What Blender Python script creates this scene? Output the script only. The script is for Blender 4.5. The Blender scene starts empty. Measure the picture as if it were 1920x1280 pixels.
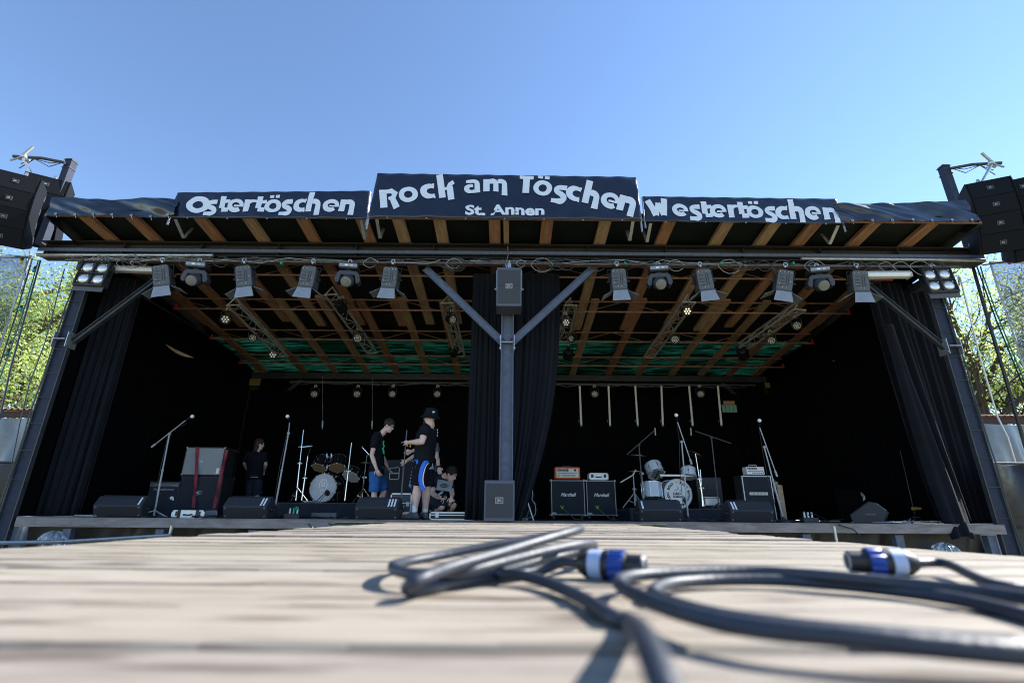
import bpy, bmesh, math, random
import numpy as np
from mathutils import Vector as V, Matrix as M4

random.seed(7)
R = math.radians
SC = bpy.context.scene
COL = SC.collection

# ---------------------------------------------------------------- camera
CAMZ = 1.30
FPX, PITCH, ROLL = 926.0, R(19.3), R(0.45)
_r0, _f0, _u0 = V((1, 0, 0)), V((0, math.cos(PITCH), math.sin(PITCH))), V((0, -math.sin(PITCH), math.cos(PITCH)))
CR = math.cos(ROLL) * _r0 + math.sin(ROLL) * _u0
CU = -math.sin(ROLL) * _r0 + math.cos(ROLL) * _u0
CAMP = V((0, 0, CAMZ))
cd = bpy.data.cameras.new('camera')
cam = bpy.data.objects.new('camera', cd); COL.objects.link(cam)
m = M4.Identity(4)
for i in range(3):
    m[i][0], m[i][1], m[i][2], m[i][3] = CR[i], CU[i], -_f0[i], CAMP[i]
cam.matrix_world = m
cd.sensor_width = 36; cd.lens = 36 * FPX / 1920
cd.clip_start = 0.02; cd.clip_end = 500
cd.dof.use_dof = True; cd.dof.focus_distance = 9.0; cd.dof.aperture_fstop = 3.4
SC.camera = cam

# ---------------------------------------------------------------- light
SUN_EL = R(37); SUN_AZ = (0.955, 0.297)            # behind the stage to the right
w = bpy.data.worlds.new('World'); SC.world = w; w.use_nodes = True
nt = w.node_tree; bg = nt.nodes['Background']
sky = nt.nodes.new('ShaderNodeTexSky'); sky.sky_type = 'NISHITA'; sky.sun_disc = False
sky.sun_elevation = SUN_EL; sky.sun_rotation = math.atan2(SUN_AZ[0], SUN_AZ[1])
sky.air_density = .92; sky.dust_density = 0.0; sky.ozone_density = 3.3
nt.links.new(sky.outputs[0], bg.inputs[0]); bg.inputs[1].default_value = 0.12
sl = bpy.data.lights.new('sun', 'SUN'); sl.energy = 5.0; sl.angle = R(0.5); sl.color = (1, .955, .89)
so = bpy.data.objects.new('sun', sl); COL.objects.link(so)
_d = V((SUN_AZ[0] * math.cos(SUN_EL), SUN_AZ[1] * math.cos(SUN_EL), math.sin(SUN_EL)))
so.rotation_euler = _d.to_track_quat('Z', 'Y').to_euler(); so.location = (20, 12, 20)
SC.view_settings.view_transform = 'Standard'; SC.view_settings.look = 'None'
SC.view_settings.exposure = 1.35; SC.view_settings.gamma = 1
SC.cycles.filter_width = 1.05; SC.cycles.max_bounces = 8; SC.cycles.transparent_max_bounces = 16

# ---------------------------------------------------------------- helpers
def ray(px, py):
    return _f0 * FPX + CR * (px - 960) + CU * (640 - py)
def at(px, py, Y):                      # point seen at a photo pixel, at depth Y
    d = ray(px, py); return CAMP + d * (Y / d.y)
def atz(px, py, z):                     # the same, on the level z
    d = ray(px, py); return CAMP + d * ((z - CAMZ) / d.z)

class MB:
    def __init__(s): s.v = []; s.f = []; s.m = []; s.k = 0
    def add(s, vs, fs, T=None, mi=None):
        o = len(s.v); mi = s.k if mi is None else mi
        s.v += [tuple(T @ V(p)) if T else tuple(p) for p in vs]
        s.f += [tuple(i + o for i in f) for f in fs]; s.m += [mi] * len(fs); return s
    def box(s, c, d, T=None, mi=None):
        x, y, z = d[0] / 2, d[1] / 2, d[2] / 2
        vs = [(c[0] + a * x, c[1] + b * y, c[2] + e * z) for a in (-1, 1) for b in (-1, 1) for e in (-1, 1)]
        return s.add(vs, [(0, 1, 3, 2), (4, 6, 7, 5), (0, 4, 5, 1), (2, 3, 7, 6), (0, 2, 6, 4), (1, 5, 7, 3)], T, mi)
    def bar(s, a, b, wd, h, up=(0, 0, 1), mi=None):     # box beam from a to b, wd across, h along up
        a, b = V(a), V(b); d = b - a; L = d.length; d.normalize(); up = V(up)
        x = d.cross(up)
        if x.length < 1e-4: x = d.cross(V((0, 1, 0)))
        x.normalize(); z = x.cross(d)
        T = M4(((d.x, x.x, z.x, (a.x + b.x) / 2), (d.y, x.y, z.y, (a.y + b.y) / 2), (d.z, x.z, z.z, (a.z + b.z) / 2), (0, 0, 0, 1)))
        return s.box((0, 0, 0), (L, wd, h), T, mi)
    def loft(s, rings, cap=True, mi=None):
        o = len(s.v); n = len(rings[0])
        vs = [p for r in rings for p in r]; fs = []
        for i in range(len(rings) - 1):
            for j in range(n):
                k = (j + 1) % n
                fs.append((i * n + j, i * n + k, (i + 1) * n + k, (i + 1) * n + j))
        if cap: fs += [tuple(range(n))[::-1], tuple((len(rings) - 1) * n + j for j in range(n))]
        return s.add(vs, fs, None, mi)
    def tube(s, pts, r, n=8, cap=True, mi=None, ref=None, rb=None):
        pts = [V(p) for p in pts]; N = len(pts)
        rr = r if isinstance(r, (list, tuple)) else [r] * N
        rq = rb if rb else rr
        t0 = (pts[1] - pts[0]).normalized()
        x = V(ref) if ref else (V((0, 0, 1)) if abs(t0.z) < .9 else V((1, 0, 0)))
        x = (x - t0 * x.dot(t0)).normalized(); rings = []
        for i, p in enumerate(pts):
            t = (pts[min(i + 1, N - 1)] - pts[max(i - 1, 0)])
            t = t.normalized() if t.length > 1e-9 else t0
            x = x - t * x.dot(t); x.normalize(); y = t.cross(x)
            rings.append([p + x * rr[i] * math.cos(2 * math.pi * j / n) + y * rq[i] * math.sin(2 * math.pi * j / n) for j in range(n)])
        return s.loft(rings, cap, mi)
    def caps(s, a, b, ra, rb, n=10, mi=None):           # capsule with round ends
        a, b = V(a), V(b); d = (b - a); d = d.normalized() if d.length > 1e-6 else V((0, 0, 1))
        pts = [a - d * ra * k for k in (.98, .7, .35)] + [a, b] + [b + d * rb * k for k in (.35, .7, .98)]
        q = lambda k: math.sqrt(max(0, 1 - k * k))
        rr = [ra * q(.98), ra * q(.7), ra * q(.35), ra, rb, rb * q(.35), rb * q(.7), rb * q(.98)]
        return s.tube(pts, rr, n, True, mi)
    def cyl(s, a, b, r, n=16, r2=None, mi=None): return s.tube([a, b], [r, r if r2 is None else r2], n, True, mi)
    def ball(s, c, r, n=12, k=8, T=None, mi=None):
        r = (r, r, r) if not isinstance(r, (tuple, list)) else r
        vs = []; fs = []
        for i in range(k + 1):
            a = math.pi * (i + .02) / (k + .04)
            for j in range(n):
                b = 2 * math.pi * j / n
                vs.append((c[0] + r[0] * math.sin(a) * math.cos(b), c[1] + r[1] * math.sin(a) * math.sin(b), c[2] + r[2] * math.cos(a)))
        for i in range(k):
            for j in range(n):
                q = (j + 1) % n; fs.append((i * n + j, (i + 1) * n + j, (i + 1) * n + q, i * n + q))
        fs += [tuple(range(n)), tuple(k * n + j for j in range(n))[::-1]]
        return s.add(vs, fs, T, mi)
    def prism(s, poly, y0, y1, T=None, mi=None):         # outline in xz, thickness in y
        n = len(poly); vs = [(p[0], y0, p[1]) for p in poly] + [(p[0], y1, p[1]) for p in poly]
        fs = [tuple(range(n)), tuple(range(2 * n - 1, n - 1, -1))]
        fs += [(i, i + n, (i + 1) % n + n, (i + 1) % n) for i in range(n)]
        return s.add(vs, fs, T, mi)
    def prismx(s, poly, x0, x1, T=None, mi=None):        # outline in yz, thickness in x
        n = len(poly); vs = [(x0, p[0], p[1]) for p in poly] + [(x1, p[0], p[1]) for p in poly]
        fs = [tuple(range(n))[::-1], tuple(range(n, 2 * n))]
        fs += [(i, (i + 1) % n, (i + 1) % n + n, i + n) for i in range(n)]
        return s.add(vs, fs, T, mi)
    def grid(s, fn, nu, nv, mi=None):
        vs = [fn(i / nu, j / nv) for j in range(nv + 1) for i in range(nu + 1)]
        fs = [(j * (nu + 1) + i, j * (nu + 1) + i + 1, (j + 1) * (nu + 1) + i + 1, (j + 1) * (nu + 1) + i) for j in range(nv) for i in range(nu)]
        return s.add(vs, fs, None, mi)
    def build(s, name, mats, parent=None, smooth=False, bev=0, world=True, voxel=0, solid=0, cat=None, fix=True):
        me = bpy.data.meshes.new(name)
        off = V((0, 0, 0))
        if world:
            p = parent; t_ = parent
            while t_ is not None and t_.parent: t_ = t_.parent
            if t_ is not None and t_.name in LOCAL: p = None
            while p is not None: off += V(p.location); p = p.parent
        me.from_pydata([tuple(V(v) - off) for v in s.v] if world and parent else s.v, [], s.f)
        for mt in (mats if isinstance(mats, (list, tuple)) else [mats]): me.materials.append(mt)
        if max(s.m, default=0): me.polygons.foreach_set('material_index', s.m)
        if fix:
            b = bmesh.new(); b.from_mesh(me); bmesh.ops.recalc_face_normals(b, faces=b.faces); b.to_mesh(me); b.free()
        if smooth:
            me.polygons.foreach_set('use_smooth', [True] * len(me.polygons))
            if smooth != 'all':
                try: me.set_sharp_from_angle(angle=R(38))
                except Exception: pass
        o = bpy.data.objects.new(name, me); COL.objects.link(o)
        if parent: o.parent = parent
        if solid:
            q = o.modifiers.new('s', 'SOLIDIFY'); q.thickness = solid; q.offset = 0
        if voxel:
            q = o.modifiers.new('r', 'REMESH'); q.mode = 'VOXEL'; q.voxel_size = voxel; q.use_smooth_shade = True
            q = o.modifiers.new('m', 'SMOOTH'); q.factor = .5; q.iterations = 3
        if bev:
            q = o.modifiers.new('b', 'BEVEL'); q.width = bev; q.segments = 2; q.limit_method = 'ANGLE'; q.angle_limit = R(35)
        return o

def tag(o, label=None, cat=None, group=None, kind=None):
    if label: o['label'] = label
    if cat: o['category'] = cat
    if group: o['group'] = group
    if kind: o['kind'] = kind
    return o
LOCAL = set()
def thing(name, label, cat, loc=(0, 0, 0), rz=0, group=None, rot=None, s=1, local=False):
    o = bpy.data.objects.new(name, None); COL.objects.link(o); o.empty_display_size = .1
    o.location = loc; o.rotation_euler = rot if rot else (0, 0, rz); o.scale = (s, s, s)
    if local: LOCAL.add(o.name)
    return tag(o, label, cat, group)
def copy_tree(o, parent=None):
    c = o.copy(); COL.objects.link(c); c.parent = parent
    for ch in list(o.children): copy_tree(ch, c)
    return c
def place(src, used, loc, rot=(0, 0, 0), label=None, s=1):
    o = copy_tree(src) if used else src
    o.location = loc; o.rotation_euler = rot; o.scale = (s, s, s)
    if label: o['label'] = label
    return o

def text_mb(mb, txt, h, T, depth=.002, bold=0., sx=1., spacing=1.0, shear=0., mi=None):
    cu = bpy.data.curves.new('t', 'FONT'); cu.body = txt; cu.size = h; cu.extrude = depth; cu.offset = bold
    cu.align_x = 'CENTER'; cu.align_y = 'CENTER'; cu.space_character = spacing; cu.shear = shear; cu.resolution_u = 3
    o = bpy.data.objects.new('t', cu); me = bpy.data.meshes.new_from_object(o)
    S = M4.Diagonal((sx, 1, 1, 1))
    mb.add([tuple(S @ v.co) for v in me.vertices], [tuple(p.vertices) for p in me.polygons], T, mi)
    bpy.data.objects.remove(o); bpy.data.curves.remove(cu); bpy.data.meshes.remove(me)
FR = M4(((1, 0, 0, 0), (0, 0, -1, 0), (0, 1, 0, 0), (0, 0, 0, 1)))    # text plane turned upright, facing -y
def frT(x, y, z, rot=0): return M4.Translation((x, y, z)) @ FR @ M4.Rotation(rot, 4, 'Z')

# ---------------------------------------------------------------- materials
def mat(name, col, rough=.6, metal=0., var=.12, scale=6., bump=.0, bscale=60., spec=.5, stretch=(1, 1, 1), sheen=0, coat=0, col2=None):
    mt = bpy.data.materials.new(name); mt.use_nodes = True
    n = mt.node_tree.nodes; l = mt.node_tree.links; b = n['Principled BSDF']
    b.inputs['Roughness'].default_value = rough; b.inputs['Metallic'].default_value = metal
    b.inputs['Specular IOR Level'].default_value = spec
    b.inputs['Sheen Weight'].default_value = sheen; b.inputs['Coat Weight'].default_value = coat
    tc = n.new('ShaderNodeTexCoord'); mp = n.new('ShaderNodeMapping'); mp.inputs['Scale'].default_value = stretch
    l.new(tc.outputs['Object'], mp.inputs[0])
    nz = n.new('ShaderNodeTexNoise'); nz.inputs['Scale'].default_value = scale; nz.inputs['Detail'].default_value = 6; nz.inputs['Roughness'].default_value = .65
    l.new(mp.outputs[0], nz.inputs['Vector'])
    cr = n.new('ShaderNodeValToRGB'); cr.color_ramp.elements[0].position = .3; cr.color_ramp.elements[1].position = .7
    c2 = col2 or tuple(min(1, c * (1 + var)) for c in col)
    cr.color_ramp.elements[0].color = (*[c * (1 - var) for c in col], 1) if not col2 else (*col, 1)
    cr.color_ramp.elements[1].color = (*c2, 1)
    l.new(nz.outputs[0], cr.inputs[0]); l.new(cr.outputs[0], b.inputs['Base Color'])
    if bump:
        n2 = n.new('ShaderNodeTexNoise'); n2.inputs['Scale'].default_value = bscale; n2.inputs['Detail'].default_value = 4
        l.new(mp.outputs[0], n2.inputs['Vector'])
        bp = n.new('ShaderNodeBump'); bp.inputs['Strength'].default_value = bump; bp.inputs['Distance'].default_value = .01
        l.new(n2.outputs[0], bp.inputs['Height']); l.new(bp.outputs[0], b.inputs['Normal'])
    mr = n.new('ShaderNodeMapRange'); mr.inputs[3].default_value = max(0, rough - .08); mr.inputs[4].default_value = min(1, rough + .1)
    l.new(nz.outputs[0], mr.inputs[0]); l.new(mr.outputs[0], b.inputs['Roughness'])
    return mt
def sheer(name, col, trans=(.2, .4, .1), amt=.5, alpha=1., base=None, rough=.6):
    mt = bpy.data.materials.new(name); mt.use_nodes = True
    n = mt.node_tree.nodes; l = mt.node_tree.links; b = n['Principled BSDF']; out = n['Material Output']
    b.inputs['Base Color'].default_value = (*col, 1); b.inputs['Roughness'].default_value = rough
    t = n.new('ShaderNodeBsdfTranslucent'); t.inputs[0].default_value = (*trans, 1)
    mx = n.new('ShaderNodeMixShader'); mx.inputs[0].default_value = amt
    l.new(b.outputs[0], mx.inputs[1]); l.new(t.outputs[0], mx.inputs[2]); last = mx
    if alpha < 1:
        tr = n.new('ShaderNodeBsdfTransparent'); m2 = n.new('ShaderNodeMixShader'); m2.inputs[0].default_value = alpha
        l.new(tr.outputs[0], m2.inputs[1]); l.new(mx.outputs[0], m2.inputs[2]); last = m2
    l.new(last.outputs[0], out.inputs[0]); return mt
def glow(name, col, strength):
    mt = mat(name, col, .3); b = mt.node_tree.nodes['Principled BSDF']
    b.inputs['Emission Color'].default_value = (*col, 1); b.inputs['Emission Strength'].default_value = strength; return mt

m_steel = mat('painted_steel', (.06, .08, .135), .5, .0, .2, 14, .2, 90, col2=(.115, .14, .2))
m_dsteel = mat('dark_steel', (.045, .048, .055), .45, .2, .3, 5, .15, 60)
m_rust = mat('rusty_steel', (.2, .09, .06), .6, .1, .4, 8, .3, 60, col2=(.36, .2, .15))
m_galv = mat('galvanised_pipe', (.42, .43, .44), .32, .7, .2, 12, .05)
m_alu = mat('aluminium', (.4, .4, .39), .4, .35, .15, 15)
m_chrome = mat('chrome', (.7, .72, .75), .15, 1., .05, 10)
m_wood = mat('rafter_wood', (.25, .12, .068), .75, 0, .3, 2.5, .5, 30, stretch=(6, .5, 6), col2=(.48, .25, .15))
m_wood2 = mat('grey_rafter_wood', (.27, .17, .1), .8, 0, .3, 2.5, .5, 30, stretch=(6, .5, 6), col2=(.52, .36, .22))
m_black = mat('black_paint', (.012, .012, .014), .45, 0, .3, 10)
m_blackm = mat('black_metal', (.015, .015, .017), .35, .3, .3, 10)
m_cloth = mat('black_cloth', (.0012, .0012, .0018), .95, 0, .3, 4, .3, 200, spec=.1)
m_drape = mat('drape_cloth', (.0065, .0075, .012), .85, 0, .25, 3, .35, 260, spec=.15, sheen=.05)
m_floor = mat('stage_floor', (.006, .006, .007), .7, 0, .5, 4, .3, 40)
m_carpet = mat('grey_carpet', (.03, .035, .048), .95, 0, .4, 40, .8, 300, spec=.1)
m_speaker = mat('speaker_body', (.028, .03, .036), .55, 0, .2, 30, .35, 300)
m_grille = mat('speaker_grille', (.02, .02, .022), .5, .2, .3, 220, .5, 500)
m_array = mat('array_body', (.005, .006, .009), .75, 0, .15, 30, .2, 300, spec=.2)
m_opost = mat('dark_post_steel', (.022, .03, .055), .6, 0, .3, 14, .2, 90, spec=.25)
m_panel = mat('speaker_panel', (.045, .05, .065), .5, 0, .15, 30, .2, 300)
m_white = mat('white_paint', (.78, .79, .8), .45, 0, .06, 10)
m_tape = mat('white_tape', (.75, .78, .8), .6, 0, .08, 30)
m_greyl = mat('light_grey_plastic', (.35, .37, .4), .4, 0, .1, 15)
m_greyd = mat('dark_grey_metal', (.09, .095, .105), .5, .2, .15, 20, .15)
m_flap = mat('barn_door_metal', (.26, .29, .34), .5, .2, .12, 12)
m_rubber = mat('black_rubber', (.012, .013, .017), .38, 0, .3, 20)
m_led = glow('led_lens', (.95, .93, .8), .08)
m_led2 = glow('dull_led_lens', (.8, .82, .72), .02)
m_warm = glow('warm_led_lens', (1, .85, .6), .35)
m_lens = mat('frosted_lens', (.16, .16, .15), .2, 0, .12, 40, coat=.5)
m_reflector = mat('lamp_reflector', (.8, .82, .82), .12, .6, .1, 40, .4, 90)
m_red = mat('red_plastic', (.5, .03, .03), .4)
m_strap = mat('red_strap', (.22, .02, .035), .7, 0, .15, 40)
m_tarp = mat('navy_tarpaulin', (.008, .012, .024), .3, 0, .15, 4, .6, 6, coat=.2)
m_banner = mat('banner_vinyl', (.006, .01, .025), .27, 0, .12, 4, .9, 6, coat=.2, stretch=(1.2, 1, 1))
m_letter = mat('banner_letter', (.66, .72, .8), .5, 0, .05, 6)
m_btarp = mat('black_tarpaulin', (.014, .014, .018), .35, 0, .25, 5, .9, 7)
m_gtarp = mat('grey_tarpaulin', (.15, .18, .22), .3, 0, .35, 2, .8, 5, coat=.3)
m_skirt = mat('brown_tarpaulin', (.013, .009, .006), .5, 0, .35, 3, .5, 9)
m_green = mat('green_fabric', (.02, .075, .06), .9, 0, .2, 30, .4, 200)
m_amp = mat('amp_vinyl', (.012, .013, .017), .55, 0, .2, 60, .2, 300)
m_ampcloth = mat('amp_cloth', (.012, .018, .028), .8, 0, .25, 200, .3, 500)
m_orange = mat('orange_vinyl', (.75, .16, .05), .5, 0, .1, 30)
m_cream = mat('cream_panel', (.75, .72, .66), .5, 0, .06)
m_silver = mat('silver_case', (.62, .65, .68), .35, .3, .1, 20)
m_fleck = mat('flecked_cloth', (.12, .13, .14), .8, 0, 0, 160, .5, 300, col2=(.42, .45, .48))
m_drumb = mat('black_lacquer', (.01, .01, .012), .15, 0, .1, coat=.8)
m_drumw = mat('white_lacquer', (.6, .66, .74), .3, 0, .08, 6, coat=.5)
m_head = mat('drum_head', (.48, .5, .53), .5, 0, .12, 6)
m_tan = mat('tan_drum_head', (.3, .2, .13), .5, 0, .25, 6)
m_brass = mat('cymbal_brass', (.35, .25, .1), .3, .9, .2)
m_skin = mat('skin', (.74, .5, .42), .5, 0, .08, 12, .08, 80, spec=.4)
m_shirt = mat('black_cotton', (.01, .0115, .016), .9, 0, .2, 12, .5, 25, spec=.15)
m_shirt2 = mat('navy_cotton', (.018, .026, .045), .9, 0, .2, 12, .5, 25, spec=.15)
m_blue = mat('blue_denim', (.02, .13, .4), .85, 0, .2, 14, .6, 30)
m_bluet = mat('blue_trim', (.02, .16, .75), .6, 0, .05)
m_hair = mat('dark_hair', (.02, .013, .01), .6, 0, .4, 60, .8, 120)
m_shoe = mat('grey_shoe', (.09, .1, .11), .8, 0, .4, 40, .5, 100)
m_denimd = mat('dark_denim', (.015, .022, .04), .9, 0, .25, 14, .5, 30)
m_ink = mat('black_ink', (.01, .01, .012), .6)
m_greenp = mat('green_print', (.02, .6, .25), .6)
m_yellow = mat('yellow_plastic', (.7, .42, .05), .5)
m_conb = mat('blue_plug_sleeve', (.008, .05, .28), .35, 0, .05)
m_conw = mat('plug_label', (.42, .5, .68), .4, 0, .12, 60)
m_cable = mat('rubber_cable', (.022, .03, .046), .48, 0, .2, 30, .1, 200)
m_plast = mat('clear_plastic_wrap', (.3, .32, .33), .12, .35, .5, 14, .9, 12, coat=.6)
m_yboard = mat('yellowish_board', (.2, .14, .05), .8, 0, .2, 5, .2, 20)
# ---------------------------------------------------------------- ground
g = MB(); g.grid(lambda u, v: (-70 + 140 * u, -25 + 115 * v, .04 * math.sin(17 * u) * math.cos(13 * v)), 40, 40)
m_grass = mat('trodden_grass', (.09, .1, .04), .95, 0, .4, 1.2, .6, 25, col2=(.26, .22, .13))
tag(g.build('ground', m_grass, smooth='all'), kind='structure')

# ---------------------------------------------------------------- wooden deck in front (camera rests on it)
DZ = CAMZ - .065
def deck_mat():
    mt = bpy.data.materials.new('weathered_planks'); mt.use_nodes = True
    n = mt.node_tree.nodes; l = mt.node_tree.links; b = n['Principled BSDF']; b.inputs['Roughness'].default_value = .75
    tc = n.new('ShaderNodeTexCoord')
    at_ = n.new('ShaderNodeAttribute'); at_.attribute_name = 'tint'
    mp = n.new('ShaderNodeMapping'); mp.inputs['Scale'].default_value = (3.0, 85, 8)
    ad = n.new('ShaderNodeVectorMath'); ad.operation = 'ADD'
    l.new(tc.outputs['Object'], ad.inputs[0])
    sc = n.new('ShaderNodeVectorMath'); sc.operation = 'SCALE'; sc.inputs[3].default_value = 9
    l.new(at_.outputs['Vector'], sc.inputs[0]); l.new(sc.outputs[0], ad.inputs[1]); l.new(ad.outputs[0], mp.inputs[0])
    nz = n.new('ShaderNodeTexNoise'); nz.inputs['Scale'].default_value = 1.6; nz.inputs['Detail'].default_value = 9; nz.inputs['Roughness'].default_value = .7; nz.inputs['Distortion'].default_value = 1.2
    l.new(mp.outputs[0], nz.inputs['Vector'])
    cr = n.new('ShaderNodeValToRGB'); e = cr.color_ramp.elements
    e[0].position = .28; e[0].color = (.1, .082, .064, 1); e[1].position = .56; e[1].color = (.325, .292, .242, 1)
    q = e.new(.43); q.color = (.262, .232, .19, 1)
    l.new(nz.outputs[0], cr.inputs[0])
    n3 = n.new('ShaderNodeTexNoise'); n3.inputs['Scale'].default_value = 7; n3.inputs['Detail'].default_value = 5
    m3 = n.new('ShaderNodeMapping'); m3.inputs['Scale'].default_value = (.8, 5.5, 1); l.new(ad.outputs[0], m3.inputs[0]); l.new(m3.outputs[0], n3.inputs['Vector'])
    cr3 = n.new('ShaderNodeValToRGB'); cr3.color_ramp.elements[0].position = .34; cr3.color_ramp.elements[0].color = (.38, .33, .3, 1)
    cr3.color_ramp.elements[1].position = .46; cr3.color_ramp.elements[1].color = (1, 1, 1, 1)
    l.new(n3.outputs[0], cr3.inputs[0])
    mx = n.new('ShaderNodeMix'); mx.data_type = 'RGBA'; mx.blend_type = 'MULTIPLY'; mx.inputs[0].default_value = 1
    l.new(cr.outputs[0], mx.inputs[6]); l.new(cr3.outputs[0], mx.inputs[7])
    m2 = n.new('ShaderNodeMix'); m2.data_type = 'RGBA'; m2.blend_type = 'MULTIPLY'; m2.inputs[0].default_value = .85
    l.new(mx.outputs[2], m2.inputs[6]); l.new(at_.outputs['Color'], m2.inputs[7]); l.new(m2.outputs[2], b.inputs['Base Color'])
    bp = n.new('ShaderNodeBump'); bp.inputs['Strength'].default_value = .6; bp.inputs['Distance'].default_value = .004
    l.new(nz.outputs[0], bp.inputs['Height']); l.new(bp.outputs[0], b.inputs['Normal'])
    return mt
dk = thing('wooden_deck', 'weathered pale plank platform in the foreground carrying the loose cable', 'wooden platform', (0, 2, 0))
b = MB(); y = -.9; tint = []; rnd = random.Random(3)
HW = .93
while y < 4.05:
    wd = .112 + rnd.uniform(-.004, .01); gp = rnd.choice((.006, .009, .012, .02)) if y > .7 else rnd.choice((.003, .005, .007))
    n0 = len(b.f); zz = DZ - .024 / 2 + (rnd.uniform(-.0012, .0012) if y < .9 else rnd.uniform(-.004, .003)); a = rnd.uniform(-.0035, .0035)
    l_, r_ = -HW + rnd.uniform(-.015, .015), HW + rnd.uniform(-.015, .015)
    N = 24; rings = []
    for i in range(N + 1):
        x = l_ + (r_ - l_) * i / N; j1 = rnd.uniform(-.0018, .0018); j2 = rnd.uniform(-.0018, .0018)
        y0, y1 = y + j1 + a * x, y + wd + j2 + a * x; c = .0025
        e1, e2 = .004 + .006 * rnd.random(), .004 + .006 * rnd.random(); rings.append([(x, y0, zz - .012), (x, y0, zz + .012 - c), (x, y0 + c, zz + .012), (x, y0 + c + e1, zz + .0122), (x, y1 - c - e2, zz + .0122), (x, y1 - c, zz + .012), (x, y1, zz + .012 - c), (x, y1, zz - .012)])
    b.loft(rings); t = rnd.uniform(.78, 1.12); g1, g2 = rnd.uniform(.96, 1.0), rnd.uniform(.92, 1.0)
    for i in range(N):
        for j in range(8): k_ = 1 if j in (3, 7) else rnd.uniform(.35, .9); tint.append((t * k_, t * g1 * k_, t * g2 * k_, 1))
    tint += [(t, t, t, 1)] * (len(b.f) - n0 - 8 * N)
    y += wd + gp
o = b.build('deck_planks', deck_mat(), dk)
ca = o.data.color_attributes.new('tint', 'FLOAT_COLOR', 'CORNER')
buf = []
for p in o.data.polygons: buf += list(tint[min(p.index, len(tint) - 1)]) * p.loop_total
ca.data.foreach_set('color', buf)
b = MB()
for x in (-.85, -.3, .3, .85): b.box((x, 1.58, DZ - .075), (.06, 4.9, .1))
for x in (-.95, .95):
    pass
b.build('deck_frame', m_wood2, dk)
b = MB(); b.box((0, 1.58, DZ - .034), (1.8, 4.95, .01)); b.build('gap_shade_sheet', m_black, dk)  # black sheet added below the planks, stands in for shade in the gaps
for x in (-.85, .85):
    for yy in (-.7, .9, 2.5, 3.9):
        b = MB(); b.box((x + .07 * (1 if x < 0 else -1), yy, (DZ - .13) / 2), (.08, .08, DZ - .13)); b.build('deck_leg', m_wood2, dk)

# ---------------------------------------------------------------- the stage building
ZS = CAMZ - .09
RZ = lambda Y: CAMZ + 4.48 - .13 * (Y - 7.7)
st = thing('stage', 'roofed open air stage with steel posts, wooden rafters and black floor', 'stage', (0, 10.5, 0))
XL, XR = at(1, 990, 7.65).x, at(1889, 990, 7.65).x
XC = at(950, 760, 7.65).x
b = MB(); b.box((0, 10.75, ZS - .03), (15.2, 5.9, .06)); b.build('stage_floor', m_floor, st)
b = MB()   # steel channel edge
b.box((0, 7.66, ZS - .061), (XR - XL - .2, .012, .115)); b.box((0, 7.70, ZS + .002), (XR - XL - .2, .09, .01)); b.box((0, 7.70, ZS - .122), (XR - XL - .2, .09, .01))
b.build('edge_beam', mat('edge_channel', (.2, .178, .18), .5, .3, .4, 5, .3, 50, stretch=(.6, 3, 3)), st, bev=.002)
for x in [XL + .9 + k * 1.35 for k in range(11)]:
    b = MB(); b.box((x, 7.78, (ZS - .15) / 2), (.12, .1, ZS - .15)); b.build('understage_post', m_steel, st)
def skirt(u, v):
    x = XL + .15 + (XR - XL - .3) * u; z = (ZS - .05) * (1 - v)
    y = 7.9 + .05 * math.sin(u * 83 + 2 * v) * (1 + .4 * math.sin(u * 31)) + .03 * math.sin(u * 190 + v * 5) + .04 * v
    return (x, y, z)
b = MB(); b.grid(skirt, 300, 8); b.build('skirt', m_skirt, st, smooth='all')

def hpost(x, y, z0, z1, w_=.2, d_=.2, mt=None, name='post', fl=None):
    q = MB()
    q.box((x, y, (z0 + z1) / 2), (w_ - .03, .01, z1 - z0))
    q.k = 1
    for s in (-1, 1): q.box((x + s * (w_ / 2 - .0075), y, (z0 + z1) / 2), (.015, d_, z1 - z0))
    q.k = 0; return q.build(name, [mt or m_steel, fl or mt or m_steel], st)
ZB = RZ(7.7) - .30                       # underside of the front beam
for x, px in ((XL, 0), (XC, 1), (XR, 2)):
    p = hpost(x, 7.7, 0 if px != 1 else ZS, ZB, .22 if px != 1 else .205, .07 if px != 1 else .16, fl=m_dsteel if px != 1 else None, mt=m_opost if px != 1 else None)
    q = MB()
    zk = at(950, 645, 7.7).z
    q.box((x, 7.695 - .06, zk), (.19, .1, .012))
    for s in (-1, 1):
        q.box((x + s * .112, 7.7, zk - .0), (.012, .2, .26))
        for e in (-.09, .09):
            q.cyl((x + s * .1, 7.62, zk + e), (x + s * .135, 7.62, zk + e), .014, 8)
    q.build('brace_plate', m_galv, p)
for sx, x in ((-1, XL), (1, XR)):
    q = MB(); xx = x + sx * .125
    q.tube([(xx + .008 * math.sin(k * 1.3), 7.66 + .006 * math.sin(k * 2.1), .3 + k * .3) for k in range(18) if .3 + k * .3 < ZB], .011, 6)
    q.build('taped_cable', m_rubber, st, smooth=True)
    for k in range(9):
        z = 1.3 + k * .42
        if z < ZB - .1: q = MB(); q.box((x, 7.66, z + .03 * math.sin(k * 7)), (.245, .012, .006)); q.build('cable_tie', m_rubber, st)
def brace(a, b_, y=7.7, wd=.11, mt=None, name='knee_brace'):
    q = MB(); a, b_ = V(a), V(b_); d = (b_ - a).normalized(); nn = V((-d.z, 0, d.x))
    q.bar(a, b_, .012, wd, up=nn)
    for s in (-1, 1): q.bar(a + nn * s * wd / 2, b_ + nn * s * wd / 2, .07, .01, up=nn)
    q.build(name, mt or m_steel, st)
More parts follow.
